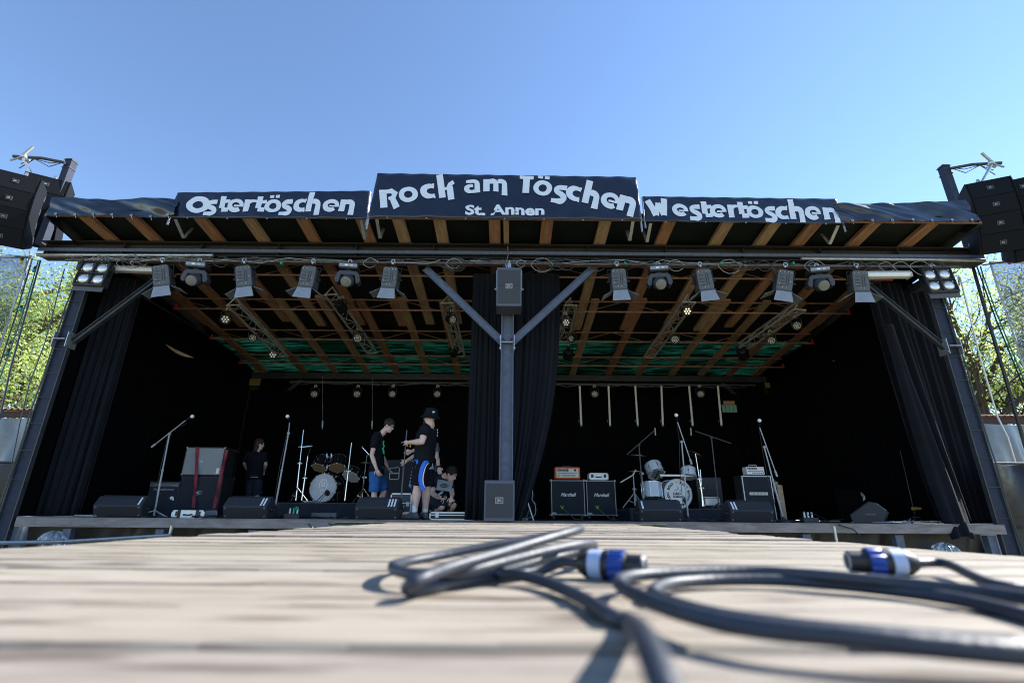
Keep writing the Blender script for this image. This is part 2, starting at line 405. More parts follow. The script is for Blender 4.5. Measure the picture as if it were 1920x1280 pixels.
brace(at(940, 642, 7.7) + V((.02, 0, 0)), at(797, 503, 7.7)); brace(at(960, 642, 7.7), at(1112, 503, 7.7))
brace(at(138, 640, 7.7), at(290, 527, 7.7), 7.7, .075, m_dsteel); brace(at(1775, 655, 7.7), at(1622, 530, 7.7), 7.7, .075, m_dsteel)
# front beam: I section
bx0, bx1 = at(66, 486, 7.6).x, at(1848, 494, 7.6).x
q = MB(); zc = ZB + .14
q.box(((bx0 + bx1) / 2, 7.7, zc), (bx1 - bx0, .012, .25)); q.box(((bx0 + bx1) / 2, 7.7, ZB + .008), (bx1 - bx0, .24, .016)); q.box(((bx0 + bx1) / 2, 7.7, ZB + .272), (bx1 - bx0, .24, .016))
for x in np.linspace(bx0 + .1, bx1 - .1, 13): q.box((x, 7.7, zc), (.01, .2, .24))
q.build('front_beam', mat('beam_steel', (.01, .011, .014), .6, .0, .4, 3, .2, 50, stretch=(.5, 2, 2), col2=(.028, .022, .019)), st, bev=.002)
q = MB(); zq = at(955, 474, 7.57).z; q.box(((bx0 + bx1) / 2, 7.575, zq), (bx1 - bx0 - .02, .012, .06)); q.build('beam_lip', m_steel, st)
q = MB()
for a_, c_ in (((70, 478), (400, 479)), ((1502, 485), (1846, 488))): q.cyl(at(*a_, 7.56), at(*c_, 7.56), .03, 12)
q.build('front_pipe', m_galv, st, smooth=True)
# rafters
FX = [154, 242, 370, 462, 564, 676, 745, 823, 927, 1027, 1136, 1257, 1366, 1456, 1532, 1642, 1749]
rr = random.Random(5)
def rafter(x, y0, y1, wd, mt, dz=0, skew=0):
    q = MB(); q.bar((x, y0, RZ(y0) + .035 + dz), (x + skew, y1, RZ(y1) + .035 + dz), wd, .07); q.build('rafter', mt, st)
for px in FX: rafter(at(px, 417, 7.02).x, 6.98, 10.66 + rr.uniform(-.15, .15), .19, m_wood if rr.random() < .75 else m_wood2, 0, rr.uniform(-.04, .04))
rafter(at(949, 417, 7.02).x, 6.98, 7.9, .09, m_wood2)
RX = [428, 488, 568, 627, 687, 742, 802, 860, 930, 1010, 1077, 1144, 1200, 1262, 1320, 1370, 1422, 1490]
for px in RX: rafter(at(px, 700, 13.3).x, 9.55 + rr.uniform(-.1, .1), 13.45, .17, m_wood2 if rr.random() < .6 else m_wood, -.004 + rr.uniform(0, .004), rr.uniform(-.04, .04))
# lattice joists
for Y in (8.25, 9.5, 10.87, 12.24):
    q = MB(); z1 = RZ(Y) - .02; z0 = z1 - .23; x0, x1 = -7.0, 7.0
    for z in (z0, z1): q.cyl((x0, Y, z), (x1, Y, z), .019, 8)
    n = 18
    for k in range(n):
        xa, xb = x0 + (x1 - x0) * k / n, x0 + (x1 - x0) * (k + 1) / n
        q.cyl((xa, Y, z0 if k % 2 else z1), (xb, Y, z1 if k % 2 else z0), .007, 6)
    jo = q.build('lattice_joist', m_rust, st, smooth=True)
    for x in (x0, x1):
        q = MB(); q.cyl((x - .05, Y, z0), (x + .04, Y, z0), .026, 10); q.box((x, Y - .02, z0 + .05), (.03, .03, .08)); q.build('end_clamp', m_red, jo)
# back beam, back posts
q = MB(); q.box((0, 13.5, RZ(13.5) - .09), (14.6, .16, .17)); q.build('back_beam', m_dsteel, st, bev=.004)
for x in (-7.2, XC * 1.6, 7.2):
    hpost(x, 13.5, ZS, RZ(13.5) - .18, .2, .16, m_dsteel, 'back_post')
zb = RZ(13.5) - .18
for s in (-1, 1): brace((XC * 1.6 + s * .1, 13.5, zb - 1.0), (XC * 1.6 + s * 1.1, 13.5, zb), 13.5, .09, m_dsteel)
brace((-7.1, 13.5, zb - 1.2), (-5.9, 13.5, zb), 13.5, .09, m_dsteel); brace((7.1, 13.5, zb - 1.2), (5.9, 13.5, zb), 13.5, .09, m_dsteel)
# side beams, edge boards, roof sheets
RL, RR = at(84, 412, 6.98).x, at(1838, 420, 6.98).x
for x in (RL, RR):
    q = MB(); q.bar((x, 6.98, RZ(6.98) + .06), (x, 13.6, RZ(13.6) + .06), .05, .2); q.build('verge_board', m_dsteel, st)
    q = MB(); q.box((x * .97, 10.6, RZ(10.6) - .12), (.14, 6, .14)); q.build('side_beam', m_dsteel, st)
q = MB(); q.cyl((RL, 6.97, RZ(6.97) - .01), (RR, 6.97, RZ(6.97) - .01), .024, 10); q.build('eaves_pipe', m_rust, st, smooth=True)
def roofw(Y0, Y1, amp):
    def f(u, v):
        x = RL + (RR - RL) * u; Y = Y0 + (Y1 - Y0) * v
        return (x, Y, RZ(Y) + .095 + amp * (math.sin(u * 61 + 9 * v) * math.cos(v * 23 + 3 * u) + .5 * math.sin(v * 70 + math.sin(u * 40) * 2)))
    return f
q = MB(); q.grid(roofw(6.95, 11.5, .008), 120, 40)
m_roof = mat('dark_roof_sheet', (.002, .006, .005), .6, 0, .4, 3, .3, 12); q.build('roof_sheet', m_roof, st, smooth='all')
def green_tarp():
    mt = sheer('green_translucent_tarp', (.006, .03, .022), (.02, .33, .2), .5)
    n = mt.node_tree.nodes; l = mt.node_tree.links
    tc = n.new('ShaderNodeTexCoord'); mp = n.new('ShaderNodeMapping'); mp.inputs['Scale'].default_value = (.8, 9.5, 1)
    nz = n.new('ShaderNodeTexNoise'); nz.inputs['Scale'].default_value = 1.3; nz.inputs['Detail'].default_value = 7; nz.inputs['Distortion'].default_value = 1.5
    cr = n.new('ShaderNodeValToRGB'); e = cr.color_ramp.elements
    e[0].position = .44; e[0].color = (.0, .001, .0008, 1); e[1].position = .8; e[1].color = (.01, .095, .058, 1)
    l.new(tc.outputs['Object'], mp.inputs[0]); l.new(mp.outputs[0], nz.inputs['Vector']); l.new(nz.outputs[0], cr.inputs[0])
    t = [x for x in n if x.type == 'BSDF_TRANSLUCENT'][0]
    n2 = n.new('ShaderNodeTexNoise'); n2.inputs['Scale'].default_value = .55; n2.inputs['Detail'].default_value = 3; l.new(tc.outputs['Object'], n2.inputs['Vector'])
    c2 = n.new('ShaderNodeValToRGB'); c2.color_ramp.elements[0].position = .38; c2.color_ramp.elements[0].color = (.12, .12, .12, 1); c2.color_ramp.elements[1].position = .66; l.new(n2.outputs[0], c2.inputs[0])
    mx = n.new('ShaderNodeMix'); mx.data_type = 'RGBA'; mx.blend_type = 'MULTIPLY'; mx.inputs[0].default_value = 1; l.new(cr.outputs[0], mx.inputs[6]); l.new(c2.outputs[0], mx.inputs[7]); l.new(mx.outputs[2], t.inputs[0]); return mt
q = MB(); q.grid(roofw(11.4, 13.65, .012), 160, 60); q.build('tarp_roof_sheet', green_tarp(), st, smooth='all')
for a_ in ((11.3, 11.5), (12.3, 12.42), (12.95, 13.0)):
    q = MB(); q.grid(roofw(a_[0], a_[1], .008), 60, 2)
    q.v = [(x, y_, z + .02) for x, y_, z in q.v]; q.build('roof_batten', m_roof, st)
for px, py, wd, h in ((486, 693, .3, .17), (478, 716, .3, .2), (1445, 722, .32, .15)):
    q = MB(); p = at(px, py, 13.35); q.box(p, (wd, .02, h)); q.build('packing_board', m_yboard, st)
# black walls
def drape(mb, x0, x1, y0, y1, zt, zb_, folds, amp, seed=0, n=220, m=14, gather=0.0, gx=None, bulge=0):
    rn = random.Random(seed); ph = [rn.uniform(0, 6.28) for _ in range(4)]
    def f(u, v):
        uu = u
        if gx is not None: # edge pulled towards gx as it falls
            k = v ** 2.6; x = x0 + (x1 - x0) * u; x = x + (gx - x1) * k * u
        else: x = x0 + (x1 - x0) * u
        y_ = y0 + (y1 - y0) * u
        a = amp * (.5 + .5 * v) * (.8 + .3 * math.sin(3 * u + ph[1]))
        s = math.sin(folds * 6.283 * u + ph[0] + 2.2 * math.sin(5 * u + ph[1]) + .9 * math.sin(2.2 * v + ph[2] + 4 * u)); s = s * (.65 + .35 * math.sin(9 * u + ph[2] + 1.5 * v)) - .35 * abs(s)
        s2 = math.sin(folds * 2.3 * 6.283 * u + ph[3] + .8 * v)
        ln = math.hypot(x1 - x0, y1 - y0); nx, ny = (y1 - y0) / ln, -(x1 - x0) / ln
        off = a * s + a * .3 * s2 - bulge * math.sin(math.pi * min(1, v)) * math.sin(math.pi * u)
        z = zt[0] + (zt[1] - zt[0]) * u if isinstance(zt, tuple) else zt
        zz = zb_[0] + (zb_[1] - zb_[0]) * u if isinstance(zb_, tuple) else zb_
        return (x + nx * off, y_ + ny * off, z + (zz - z) * v)
    mb.grid(f, n, m)
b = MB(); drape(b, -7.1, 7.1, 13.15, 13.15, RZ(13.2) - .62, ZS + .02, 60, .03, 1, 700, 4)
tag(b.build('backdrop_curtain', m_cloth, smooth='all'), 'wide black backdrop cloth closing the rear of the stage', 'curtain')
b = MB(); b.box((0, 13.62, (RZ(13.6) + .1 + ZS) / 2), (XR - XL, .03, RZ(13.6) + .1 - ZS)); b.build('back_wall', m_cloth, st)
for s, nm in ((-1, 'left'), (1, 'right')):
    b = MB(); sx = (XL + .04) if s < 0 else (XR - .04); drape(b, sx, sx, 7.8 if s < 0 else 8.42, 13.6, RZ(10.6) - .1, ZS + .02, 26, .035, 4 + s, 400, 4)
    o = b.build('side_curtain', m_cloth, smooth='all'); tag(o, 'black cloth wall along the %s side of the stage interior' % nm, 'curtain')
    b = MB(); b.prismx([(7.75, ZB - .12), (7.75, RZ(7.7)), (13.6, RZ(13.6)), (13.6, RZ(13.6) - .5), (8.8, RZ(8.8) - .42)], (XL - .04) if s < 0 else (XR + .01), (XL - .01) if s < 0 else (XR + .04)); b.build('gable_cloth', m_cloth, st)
# ---------------------------------------------------------------- drapes
b = MB(); A, B = at(140, 690, 8.05), at(243, 590, 8.05)
xa, xb = at(52, 930, 8.05).x, at(150, 950, 8.05).x + .12
drape(b, XL + .12, at(165, 890, 8.1).x, 8.0, 8.15, at(250, 520, 8.05).z, ZS + .02, 4.3, .09, 11, 260, 16)
tag(b.build('black_drape', m_drape, smooth='all', solid=.004), 'black pleated drape hanging beside the left front post', 'curtain', 'drapes at the stage front')
b = MB(); xl_, xr_ = at(1664, 700, 8.25).x, XR + .42
def rdr(u, v):
    x = xl_ + (xr_ - xl_) * u + .16 * v ** 3 * (1 - u); k = v ** 1.4
    y_ = 8.3 + .03 * math.sin(23 * x + 1.4 * math.sin(4 * x) + v) * (.4 + .6 * v) + .02 * math.sin(47 * x - v)
    y_ -= (.34 * math.exp(-((x - 6.42 - .1 * v) / .1) ** 2) + .36 * math.exp(-((x - 6.93) / .17) ** 2) + .2 * math.exp(-((x - 6.12 - .1 * v) / .09) ** 2)) * (.15 + .85 * k)
    return (x, y_, at(1650, 520, 8.05).z * (1 - v) + (ZS + .015) * v)
b.grid(rdr, 260, 40)
tag(b.build('black_drape', m_drape, smooth='all', solid=.004), 'black drape beside the right front post, its far folds catching the sun', 'curtain', 'drapes at the stage front')
b = MB(); x0_ = at(1690, 700, 8.0).x
def ldr(u, v):
    w_ = .2 + .2 * math.sin(2.6 * v ** 2); x = x0_ + .12 * v - .3 * v ** 6 + w_ * (u - .1)
    a = u * 6.283; y_ = 8.12 - .5 * v ** 6 - .05 * math.sin(math.pi * u) * (1 + v) + .03 * math.sin(14 * u + 3 * v) * v
    return (x, y_, ZS + 3.3 - (3.3 + .2 - .05 * math.sin(3.14 * u)) * v)
b.grid(ldr, 40, 40)
tag(b.build('black_drape', m_drape, smooth='all', solid=.012), 'loose black cloth end spilling over the stage edge at right', 'curtain', 'drapes at the stage front')
b = MB(); drape(b, at(884, 600, 8.0).x, at(945, 600, 8.0).x, 8.02, 8.0, at(900, 512, 8.0).z, ZS + .01, 4, .05, 21, 160, 14)
tag(b.build('black_drape', m_drape, smooth='all', solid=.004), 'straight black drape on the left of the centre post', 'curtain', 'drapes at the stage front')
b = MB(); drape(b, at(940, 600, 8.0).x, at(1052, 640, 8.0).x, 8.0, 8.0, at(1000, 512, 8.0).z, ZS + .01, 5, .05, 25, 200, 24, gx=at(978, 970, 8.0).x)
tag(b.build('black_drape', m_drape, smooth='all', solid=.004), 'black drape swept in towards its foot on the right of the centre post', 'curtain', 'drapes at the stage front')
def spline(P_, n=14):
    out = []
    for i in range(len(P_) - 1):
        p0, p1, p2, p3 = P_[max(i - 1, 0)], P_[i], P_[i + 1], P_[min(i + 2, len(P_) - 1)]
        for k in range(n):
            t = k / n; out.append(.5 * ((2 * p1) + (p2 - p0) * t + (2 * p0 - 5 * p1 + 4 * p2 - p3) * t * t + (3 * p1 - p0 - 3 * p2 + p3) * t ** 3))
    out.append(P_[-1]); return out
# ---------------------------------------------------------------- canopy tarpaulins and banners
def quad(c, Yb, Yt):      # photo pixel corners tl, tr, br, bl -> world
    return at(*c[0], Yt), at(*c[1], Yt), at(*c[2], Yb), at(*c[3], Yb)
def bil(Q, u, v): return (Q[3] * (1 - u) + Q[2] * u) * (1 - v) + (Q[0] * (1 - u) + Q[1] * u) * v
def wrinkle(u, v, L, sd, amp):
    return .85 * amp * (math.sin(u * L * 5.1 + 3 * v + sd) * math.sin(v * 3.1) + .6 * math.sin(u * L * 9.7 - 7 * v + 2 * sd) * (1 - v) + .35 * math.sin((u * L + v) * 17 + sd) + .5 * math.exp(-((1 - u) * L) ** 2 * 8) * math.sin(9 * v + 6 * u * L))
def make_banner(c, Yb, Yt, label, glyphs, sd, extra=None, amp=.012):
    Q = quad(c, Yb, Yt); L = (Q[1] - Q[0]).length
    nrm = (Q[1] - Q[0]).cross(Q[3] - Q[0]).normalized()
    if nrm.y > 0: nrm = -nrm
    def pt(u, v, off=0): return bil(Q, u, v) + nrm * (wrinkle(u, v, L, sd, amp) + off)
    root = thing('banner', label, 'banner', bil(Q, .5, 0), group='banners on the canopy edge')
    mb = MB(); mb.grid(lambda u, v: pt(u, v), int(L * 26), 14)
    mb.build('cloth', m_banner, root, smooth='all', solid=.003)
    def inv(px, py):
        v = .5
        for _ in range(3):
            xl = c[3][0] + (c[0][0] - c[3][0]) * v; xr = c[2][0] + (c[1][0] - c[2][0]) * v
            u = (px - xl) / (xr - xl); yt = c[0][1] + (c[1][1] - c[0][1]) * u; yb = c[3][1] + (c[2][1] - c[3][1]) * u
            v = (yb - py) / (yb - yt)
        return u, v
    mb = MB(); kk = 0
    for ch, ox, oy, s, rot, sh in glyphs:      # origin pixel, x-height in pixels, rotation, shear
        cr_, sr_ = math.cos(rot), math.sin(rot)
        for strip in GL[ch]:
            kk += 1
            vs = []; m_ = len(strip) // 2; A_, B_ = strip[:m_], strip[m_:]; ra, rb_ = [A_[0]], [B_[0]]
            for i in range(1, m_):
                ns = max(1, int(math.hypot(A_[i][0] - A_[i - 1][0], A_[i][1] - A_[i - 1][1]) / .2))
                for j in range(1, ns + 1):
                    t = j / ns; ra.append(tuple(np.array(A_[i - 1]) * (1 - t) + np.array(A_[i]) * t)); rb_.append(tuple(np.array(B_[i - 1]) * (1 - t) + np.array(B_[i]) * t))
            for (x, y) in ra + rb_:
                x = (x + sh * y) * s; y = y * s
                u, v = inv(ox + x * cr_ - y * sr_, oy - (x * sr_ + y * cr_)); vs.append(pt(u, v, .009 + .0004 * (kk % 7)))
            n = len(vs) // 2
            mb.add(vs, [(i, i + 1, i + 1 + n, i + n) for i in range(n - 1)])
    mb.build('lettering', m_letter, root, fix=False)
    if extra:
        mb = MB(); txt, tpx, tpy, h, sx = extra
        tm = MB(); text_mb(tm, txt, 1, M4.Identity(4), 0, .035, sx)
        for p in range(len(tm.v)):
            x, y, _ = tm.v[p]; u, v = inv(tpx + x * h, tpy - y * h); tm.v[p] = tuple(pt(u, v, .006))
        tm.build('small_lettering', m_letter, root, fix=False)
    n = int(L / .58)
    for i in range(n):
        mb = MB(); p = pt((i + .5) / n, 0, .01); mb.ball(tuple(p + V((0, 0, -.012))), .011, 8, 6); mb.build('grommet', m_galv, root)
    mb = MB()
    for u in (.0, 1.): mb.cyl(pt(u, -.22, -.03), pt(u, 1.0, -.03), .016, 8)
    mb.cyl(pt(0, 1, -.03), pt(1, 1, -.03), .016, 8)
    for u in (.03, .97):
        a = pt(u, 0, -.04); mb.bar(a, a + V((0, .28, -.18)), .05, .012); mb.bar(a + V((0, .28, -.18)), a + V((0, .42, .1)), .05, .012)
    mb.build('frame', m_galv, root)
    return root
def stroke(pts, w_):
    ws = w_ if isinstance(w_, (list, tuple)) else [w_] * len(pts)
    P = [V((p[0], p[1])) for p in pts]; a = []; b_ = []
    for i, p in enumerate(P):
        d1 = (P[i] - P[i - 1]).normalized() if i else None; d2 = (P[i + 1] - P[i]).normalized() if i < len(P) - 1 else None
        d1 = d1 or d2; d2 = d2 or d1
        t = (d1 + d2).normalized(); nn = V((-t.y, t.x)); k = 1 / max(.5, nn.dot(V((-d1.y, d1.x))))
        a.append(tuple(p + nn * ws[i] / 2 * k)); b_.append(tuple(p - nn * ws[i] / 2 * k))
    return a + b_
def ring(cx, cy, rx, ry, ix, iy, irx, iry, a0=0, a1=360, n=28):
    A = [R(a0 + (a1 - a0) * i / n) for i in range(n + 1)]
    return [(cx + rx * math.cos(a), cy + ry * math.sin(a)) for a in A] + [(ix + irx * math.cos(a), iy + iry * math.sin(a)) for a in A]
def arc(cx, cy, rx, ry, a0, a1, n=8): return [(cx + rx * math.cos(R(a0 + (a1 - a0) * i / n)), cy + ry * math.sin(R(a0 + (a1 - a0) * i / n))) for i in range(n + 1)]
_o = ring(.68, .5, .68, .54, .68, .48, .3, .25)
GL = {
 'o': [_o], 'ö': [_o, stroke([(.28, 1.28), (.62, 1.28)], .22), stroke([(.76, 1.28), (1.1, 1.28)], .22)],
 'O': [ring(.98, .64, .98, .68, .95, .62, .42, .3)],
 's': [stroke([(1.0, .84)] + arc(.62, .62, .33, .22, 100, 235, 8) + [(.62, .38)] + arc(.5, .1, .38, .25, 55, -75, 8) + [(.3, -.12), (.02, -.12)], [.34] * 1 + [.34] * 9 + [.38] + [.38] * 9 + [.3, .3])],
 't': [stroke([(.26, 1.28), (.26, .3)], .46), stroke([(.26, .17), (.82, .17)], .34), stroke([(.3, .82), (.86, .86)], .28)],
 'e': [ring(.66, .5, .66, .54, .7, .52, .3, .21, 0, 312), stroke([(.55, .46), (1.32, .46)], .13)],
 'r': [stroke([(.24, 1.0), (.24, 0)], .46), stroke([(.4, .78), (.62, .9), (.98, .9)], [.3, .26, .22])],
 'c': [ring(.62, .5, .62, .54, .78, .5, .32, .22, 52, 308), stroke([(.9, .93), (1.02, .93)], .22), stroke([(.9, .08), (1.02, .08)], .22)],
 'h': [stroke([(.23, 1.62), (.23, 0)], .46), stroke([(.4, .72)] + arc(.6, .52, .34, .3, 110, 0, 6) + [(.94, -.26)], [.3] + [.4] * 7 + [.46])],
 'n': [stroke([(.24, 1.02), (.24, 0)], .48), stroke([(.4, .78)] + arc(.68, .52, .36, .3, 110, 0, 6) + [(1.04, -.26)], [.34] + [.42] * 7 + [.46])],
 'k': [stroke([(.23, 1.62), (.23, -.02)], .46), stroke([(.42, .6), (.7, .6)], .2), stroke([(.82, .72), (.82, -.22)], .44), stroke([(.72, .62), (.86, .85), (1.14, .98)], [.3, .3, .26])],
 'm': [stroke([(.24, 1.0), (.24, 0)], .48), stroke([(.4, .82)] + arc(.7, .6, .26, .24, 110, 0, 5) + [(.96, 0)], [.3] + [.38] * 6 + [.4]), stroke([(1.1, .82)] + arc(1.36, .6, .26, .24, 110, 0, 5) + [(1.62, -.26)], [.3] + [.38] * 6 + [.44])],
 'a': [stroke([(.2, .9), (.8, .9)] + arc(.85, .66, .2, .2, 70, 0, 3) + [(1.05, 0)], [.22, .26, .3, .34, .38, .4, .44]), ring(.5, .34, .48, .36, .62, .34, .2, .12, 60, 330), stroke([(.6, .1), (1.0, .1)], .22)],
 'R': [stroke([(.3, 1.2), (.3, .0)], .5), stroke([(.05, 1.12), (.5, 1.12)], .2), stroke([(.5, 1.08), (.9, 1.1), (1.14, .9), (1.0, .66), (.66, .58)], [.26, .3, .34, .3, .2]), stroke([(.92, .7), (1.0, .4), (1.2, -.12)], [.36, .42, .46])],
 'T': [stroke([(-.08, 1.2), (1.0, 1.2)], .26), stroke([(.46, 1.15), (.46, 0)], .52)],
 'W': [stroke([(.1, 1.25), (.6, .05)], .5), stroke([(.62, .05), (.92, 1.0)], .4), stroke([(.9, 1.0), (1.2, .05)], .4), stroke([(1.22, .02), (1.5, 1.4)], .5)],
}
def word(txt, xs, y0, y1, s, sh, rots=None):
    n = len(txt); return [(c, xs[i], y0 + (y1 - y0) * (xs[i] - xs[0]) / (xs[-1] - xs[0]), s, rots[i] if rots else 0, sh) for i, c in enumerate(txt)]
f5 = lambda L: [300 + x / 4.8 for x in L]
g5 = lambda L: [1190 + x / 4.683 for x in L]
make_banner([(333, 361), (693, 358), (687, 410), (315, 408)], 6.9, 6.98, 'narrow navy banner with slanted white letters, left of the tall central one',
    word('Ostertöschen', f5([222, 390, 522, 600, 745, 848, 930, 1068, 1190, 1310, 1455, 1605]), 398.5, 397.5, 22.6, .22), 1)
make_banner([(1205, 368), (1568, 373), (1585, 420), (1210, 415)], 6.9, 6.98, 'narrow navy banner with back-slanted white letters, right of the tall central one',
    word('Westertöschen', g5([125, 338, 482, 600, 672, 826, 918, 992, 1142, 1248, 1370, 1500, 1664]), 405.5, 413, 22.8, -.2), 5)
h5 = lambda L: [(680 + x / 3.556, 300 + y / 3.556) for x, y in L]
ctr = h5([(112, 322), (243, 288), (390, 268), (510, 257), (676, 228), (805, 220), (1048, 220), (1133, 232), (1255, 262), (1346, 266), (1460, 286), (1578, 305), (1690, 330)])
rots = [R(a) for a in (4, 2, 6, 7, 2, 0, -4, -6, -9, -12, -13, -14, -16)]
ss = [27, 26.5, 26.5, 27, 24, 24.5, 24, 26, 27, 27, 27, 27, 27]
make_banner([(708, 325), (1193, 332), (1203, 413), (690, 408)], 6.86, 6.98, 'tall central navy banner with arched white lettering above the centre post',
    [(c, *ctr[i], ss[i], rots[i], 0) for i, c in enumerate('RockamTöschen')], 9, extra=('St. Annen', 947, 395.5, 25, 1.52), amp=.016)

def tarp(c, Yb, Yt, label, sd, amp, wrap):
    Q = quad(c, Yb, Yt); L = (Q[1] - Q[0]).length; nrm = V((0, -1, .2)).normalized()
    root = thing('tarpaulin', label, 'tarpaulin', bil(Q, .5, 0), group='tarpaulin ends of the canopy')
    rn = random.Random(sd); cs = [(rn.random(), rn.uniform(.2, .9), rn.uniform(.05, .14), rn.choice((-1, 1)) * rn.uniform(.5, 1)) for _ in range(16)]
    def f(u, v):
        p = bil(Q, u, v); k = 0
        for cu_, cv, r_, h_ in cs:
            d = ((u - cu_) * L * .5 + (v - cv) * .35) ; d2 = ((u - cu_) * L) ** 2 + ((v - cv) * .8) ** 2
            k += h_ * math.exp(-d * d / (r_ * r_)) * math.exp(-d2 * 2)
        top = .006 * math.sin(u * L * 2.6 + sd) + .004 * math.sin(u * L * 9 + sd)
        return p + nrm * (.022 * amp * k + wrinkle(u, v, L, sd, .018)) + V((0, 0, top * v))
    mb = MB(); mb.grid(f, int(L * 22), 16)
    # the sheet goes back over the roof
    mb.grid(lambda u, v: f(u, 1) + V((0, .9 * v, -.02 - .16 * v)), int(L * 22), 5)
    s = wrap; xe = 0 if s < 0 else 1
    mb.grid(lambda u, v: f(xe, v) + V((s * (.12 * math.sin(u * 1.57)), u * 1.3, -.15 * u)), 12, 16)
    mb.build('sheet', m_tarp, root, smooth='all')
    n = 7
    for i in range(n):
        mb = MB(); p = V(f((i + .6) / n, .04)) + nrm * .012; mb.tube([p + V((.016 * math.cos(a), 0, .016 * math.sin(a))) for a in np.linspace(0, 6.28, 9)], .006, 6)
        mb.cyl(p, p + V((.02, .02, -.06)), .003, 5); mb.build('eyelet', m_galv, root)
tarp([(100, 372), (337, 375), (330, 406), (86, 405)], 6.90, 6.96, 'crumpled navy tarpaulin covering the left end of the canopy edge', 3, 1, -1)
tarp([(1560, 383), (1812, 375), (1838, 414), (1575, 416)], 6.90, 6.96, 'crumpled shiny dark tarpaulin covering the right end of the canopy edge', 8, 1.5, 1)

# ---------------------------------------------------------------- masts and line arrays
def mast(px0, py0, px1, py1, side, label):
    a, t = at(px1, py1, 7.75), at(px0, py0, 7.75); x = a.x
    r_ = thing('loudspeaker_mast', label, 'mast', (x, 7.75, ZB + .3))
    q = MB(); q.box((x, 7.75, (ZB + .28 + t.z) / 2), (.13, .13, t.z - ZB - .28)); q.build('mast', m_opost, r_, bev=.006)
    q = MB(); q.box((x, 7.75, t.z - .03), (.15, .15, .02)); q.box((x, 7.75, t.z - .2), (.149, .149, .016)); q.build('cap_band', m_dsteel, r_)
    q = MB(); e = V((x + side * .78, 7.45, t.z - .16)); q.tube([(x, 7.64, t.z - .14), (x + side * .35, 7.56, t.z - .11), e], .028, 8); q.build('arm', m_dsteel, r_, smooth=True)
    q = MB(); rn = random.Random(4)
    for k in (0, 2):
        q.tube([(x, 7.64, t.z - .12), (x + side * .2, 7.58, t.z - .2 - .04 * k), (x + side * .45, 7.52, t.z - .16), (x + side * .62, 7.48, t.z - .3 - .05 * k)], .008, 5)
    q.build('cables', m_rubber, r_, smooth=True)
    q = MB(); c = e + V((-side * .2, 0, .0))
    q.cyl(c + V((-side * .1, 0, .22)), c + V((side * .07, 0, -.04)), .025, 10); q.ball(c, .05, 10, 6); q.bar(c, c + V((side * .15, -.06, -.14)), .03, .02); q.bar(c + V((-.08, 0, -.05)), c + V((.1, .03, -.06)), .03, .04)
    q.cyl(c + V((0, 0, -.05)), c + V((-side * .3, .1, -.5)), .022, 8); q.build('hoist', m_galv, r_)
mast(134, 301, 76, 462, -1, 'dark steel mast rising above the left end of the front beam')
mast(1778, 312, 1822, 470, 1, 'dark steel mast rising above the right end of the front beam')
def cab():
    W, H, D = .62, .352, .44
    q = MB(); q.prismx([(-D / 2, -H / 2), (D / 2, -H / 2 + .045), (D / 2, H / 2 - .045), (-D / 2, H / 2)], -W / 2, W / 2)
    c = q.build('cabinet', m_panel, None, bev=.012)
    return c
def array(x, y, z, tilt0, dt, rz, label, n=4, s=1.0):
    r_ = thing('line_array', label, 'speaker array', (x, y, z), rz, 'hanging loudspeaker arrays'); r_.scale = (s, s, s)
    H, D, W = .356, .46, .64; p = V((0, 0, 0)); t = tilt0; edge = []
    for k in range(n):
        T = M4.Translation(p) @ M4.Rotation(t, 4, 'X')       # origin at the top rear hinge, front towards -y
        q = MB(); q.prismx([(0, 0), (0, -H), (D, -H + .035), (D, -.035)], -W / 2, W / 2, T)
        c = q.build('cabinet', m_array, r_, world=False, bev=.004); edge.append((T @ V((0, -.014, -.004)), T @ V((0, D * .8, -.02)))); last_T = T
        q = MB(); n_ = 8
        poly = [(-W / 2 + .02, -H + .004), (W / 2 - .02, -H + .004), (W / 2 - .02, -.004), (-W / 2 + .02, -.004)]
        q.prism(poly, -.012, .004, T); q.build('grille', m_array, c, world=False, bev=.006)
        q = MB(); q.box((0, -.016, -H / 2), (.095, .006, .075), T); bq = q.build('badge', m_greyd, c, world=False)
        q = MB(); q.box((0, -.0205, -H / 2), (.075, .004, .055), T); q.build('badge_face', m_ink, bq, world=False)
        q = MB(); text_mb(q, 'JBL', .035, T @ frT(0, -.0235, -H / 2), .0005, .001); q.build('badge_lettering', m_greyl, c, world=False)
        q = MB()
        for sx in (-1, 1): q.box((sx * W / 2, D - .05, -H / 2), (.02, .05, .12), T); q.box((sx * W / 2, D * .55, -H / 2), (.006, .16, .07), T)
        q.build('rigging_plate', m_dsteel, c, world=False)
        p = p + (M4.Rotation(t, 4, 'X') @ V((0, 0, -H))); t += dt
    edge.append((last_T @ V((0, -.014, -H + .004)), last_T @ V((0, D * .8, -H + .02))))
    fr = spline([a for a, b__ in edge], 5); bk = spline([b__ for a, b__ in edge], 5)
    for sx in (-1, 1): q = MB(); q.prismx([(v.y, v.z) for v in fr] + [(v.y, v.z) for v in bk[::-1]], sx * (W / 2 + .001), sx * (W / 2 + .016)); q.build('side_fairing', m_array, r_, world=False)
    q = MB(); T = M4.Rotation(tilt0, 4, 'X'); q.box((0, D / 2, .03), (W * .8, .3, .03), T); q.bar((0, D / 2, .04), (0, D / 2 + .05, .2), .04, .04); q.build('fly_frame', m_galv, r_, world=False)
    return r_
pa = at(36, 326, 6.9); array(pa.x, pa.y, pa.z, R(-4), R(10), R(30), 'curved loudspeaker array hanging at the far left, nearest the camera', s=.9)
pa = at(92, 332, 7.6); array(pa.x, pa.y, pa.z, R(-4), R(10), R(30), 'curved loudspeaker array half hidden between the left one and its mast', s=.96)
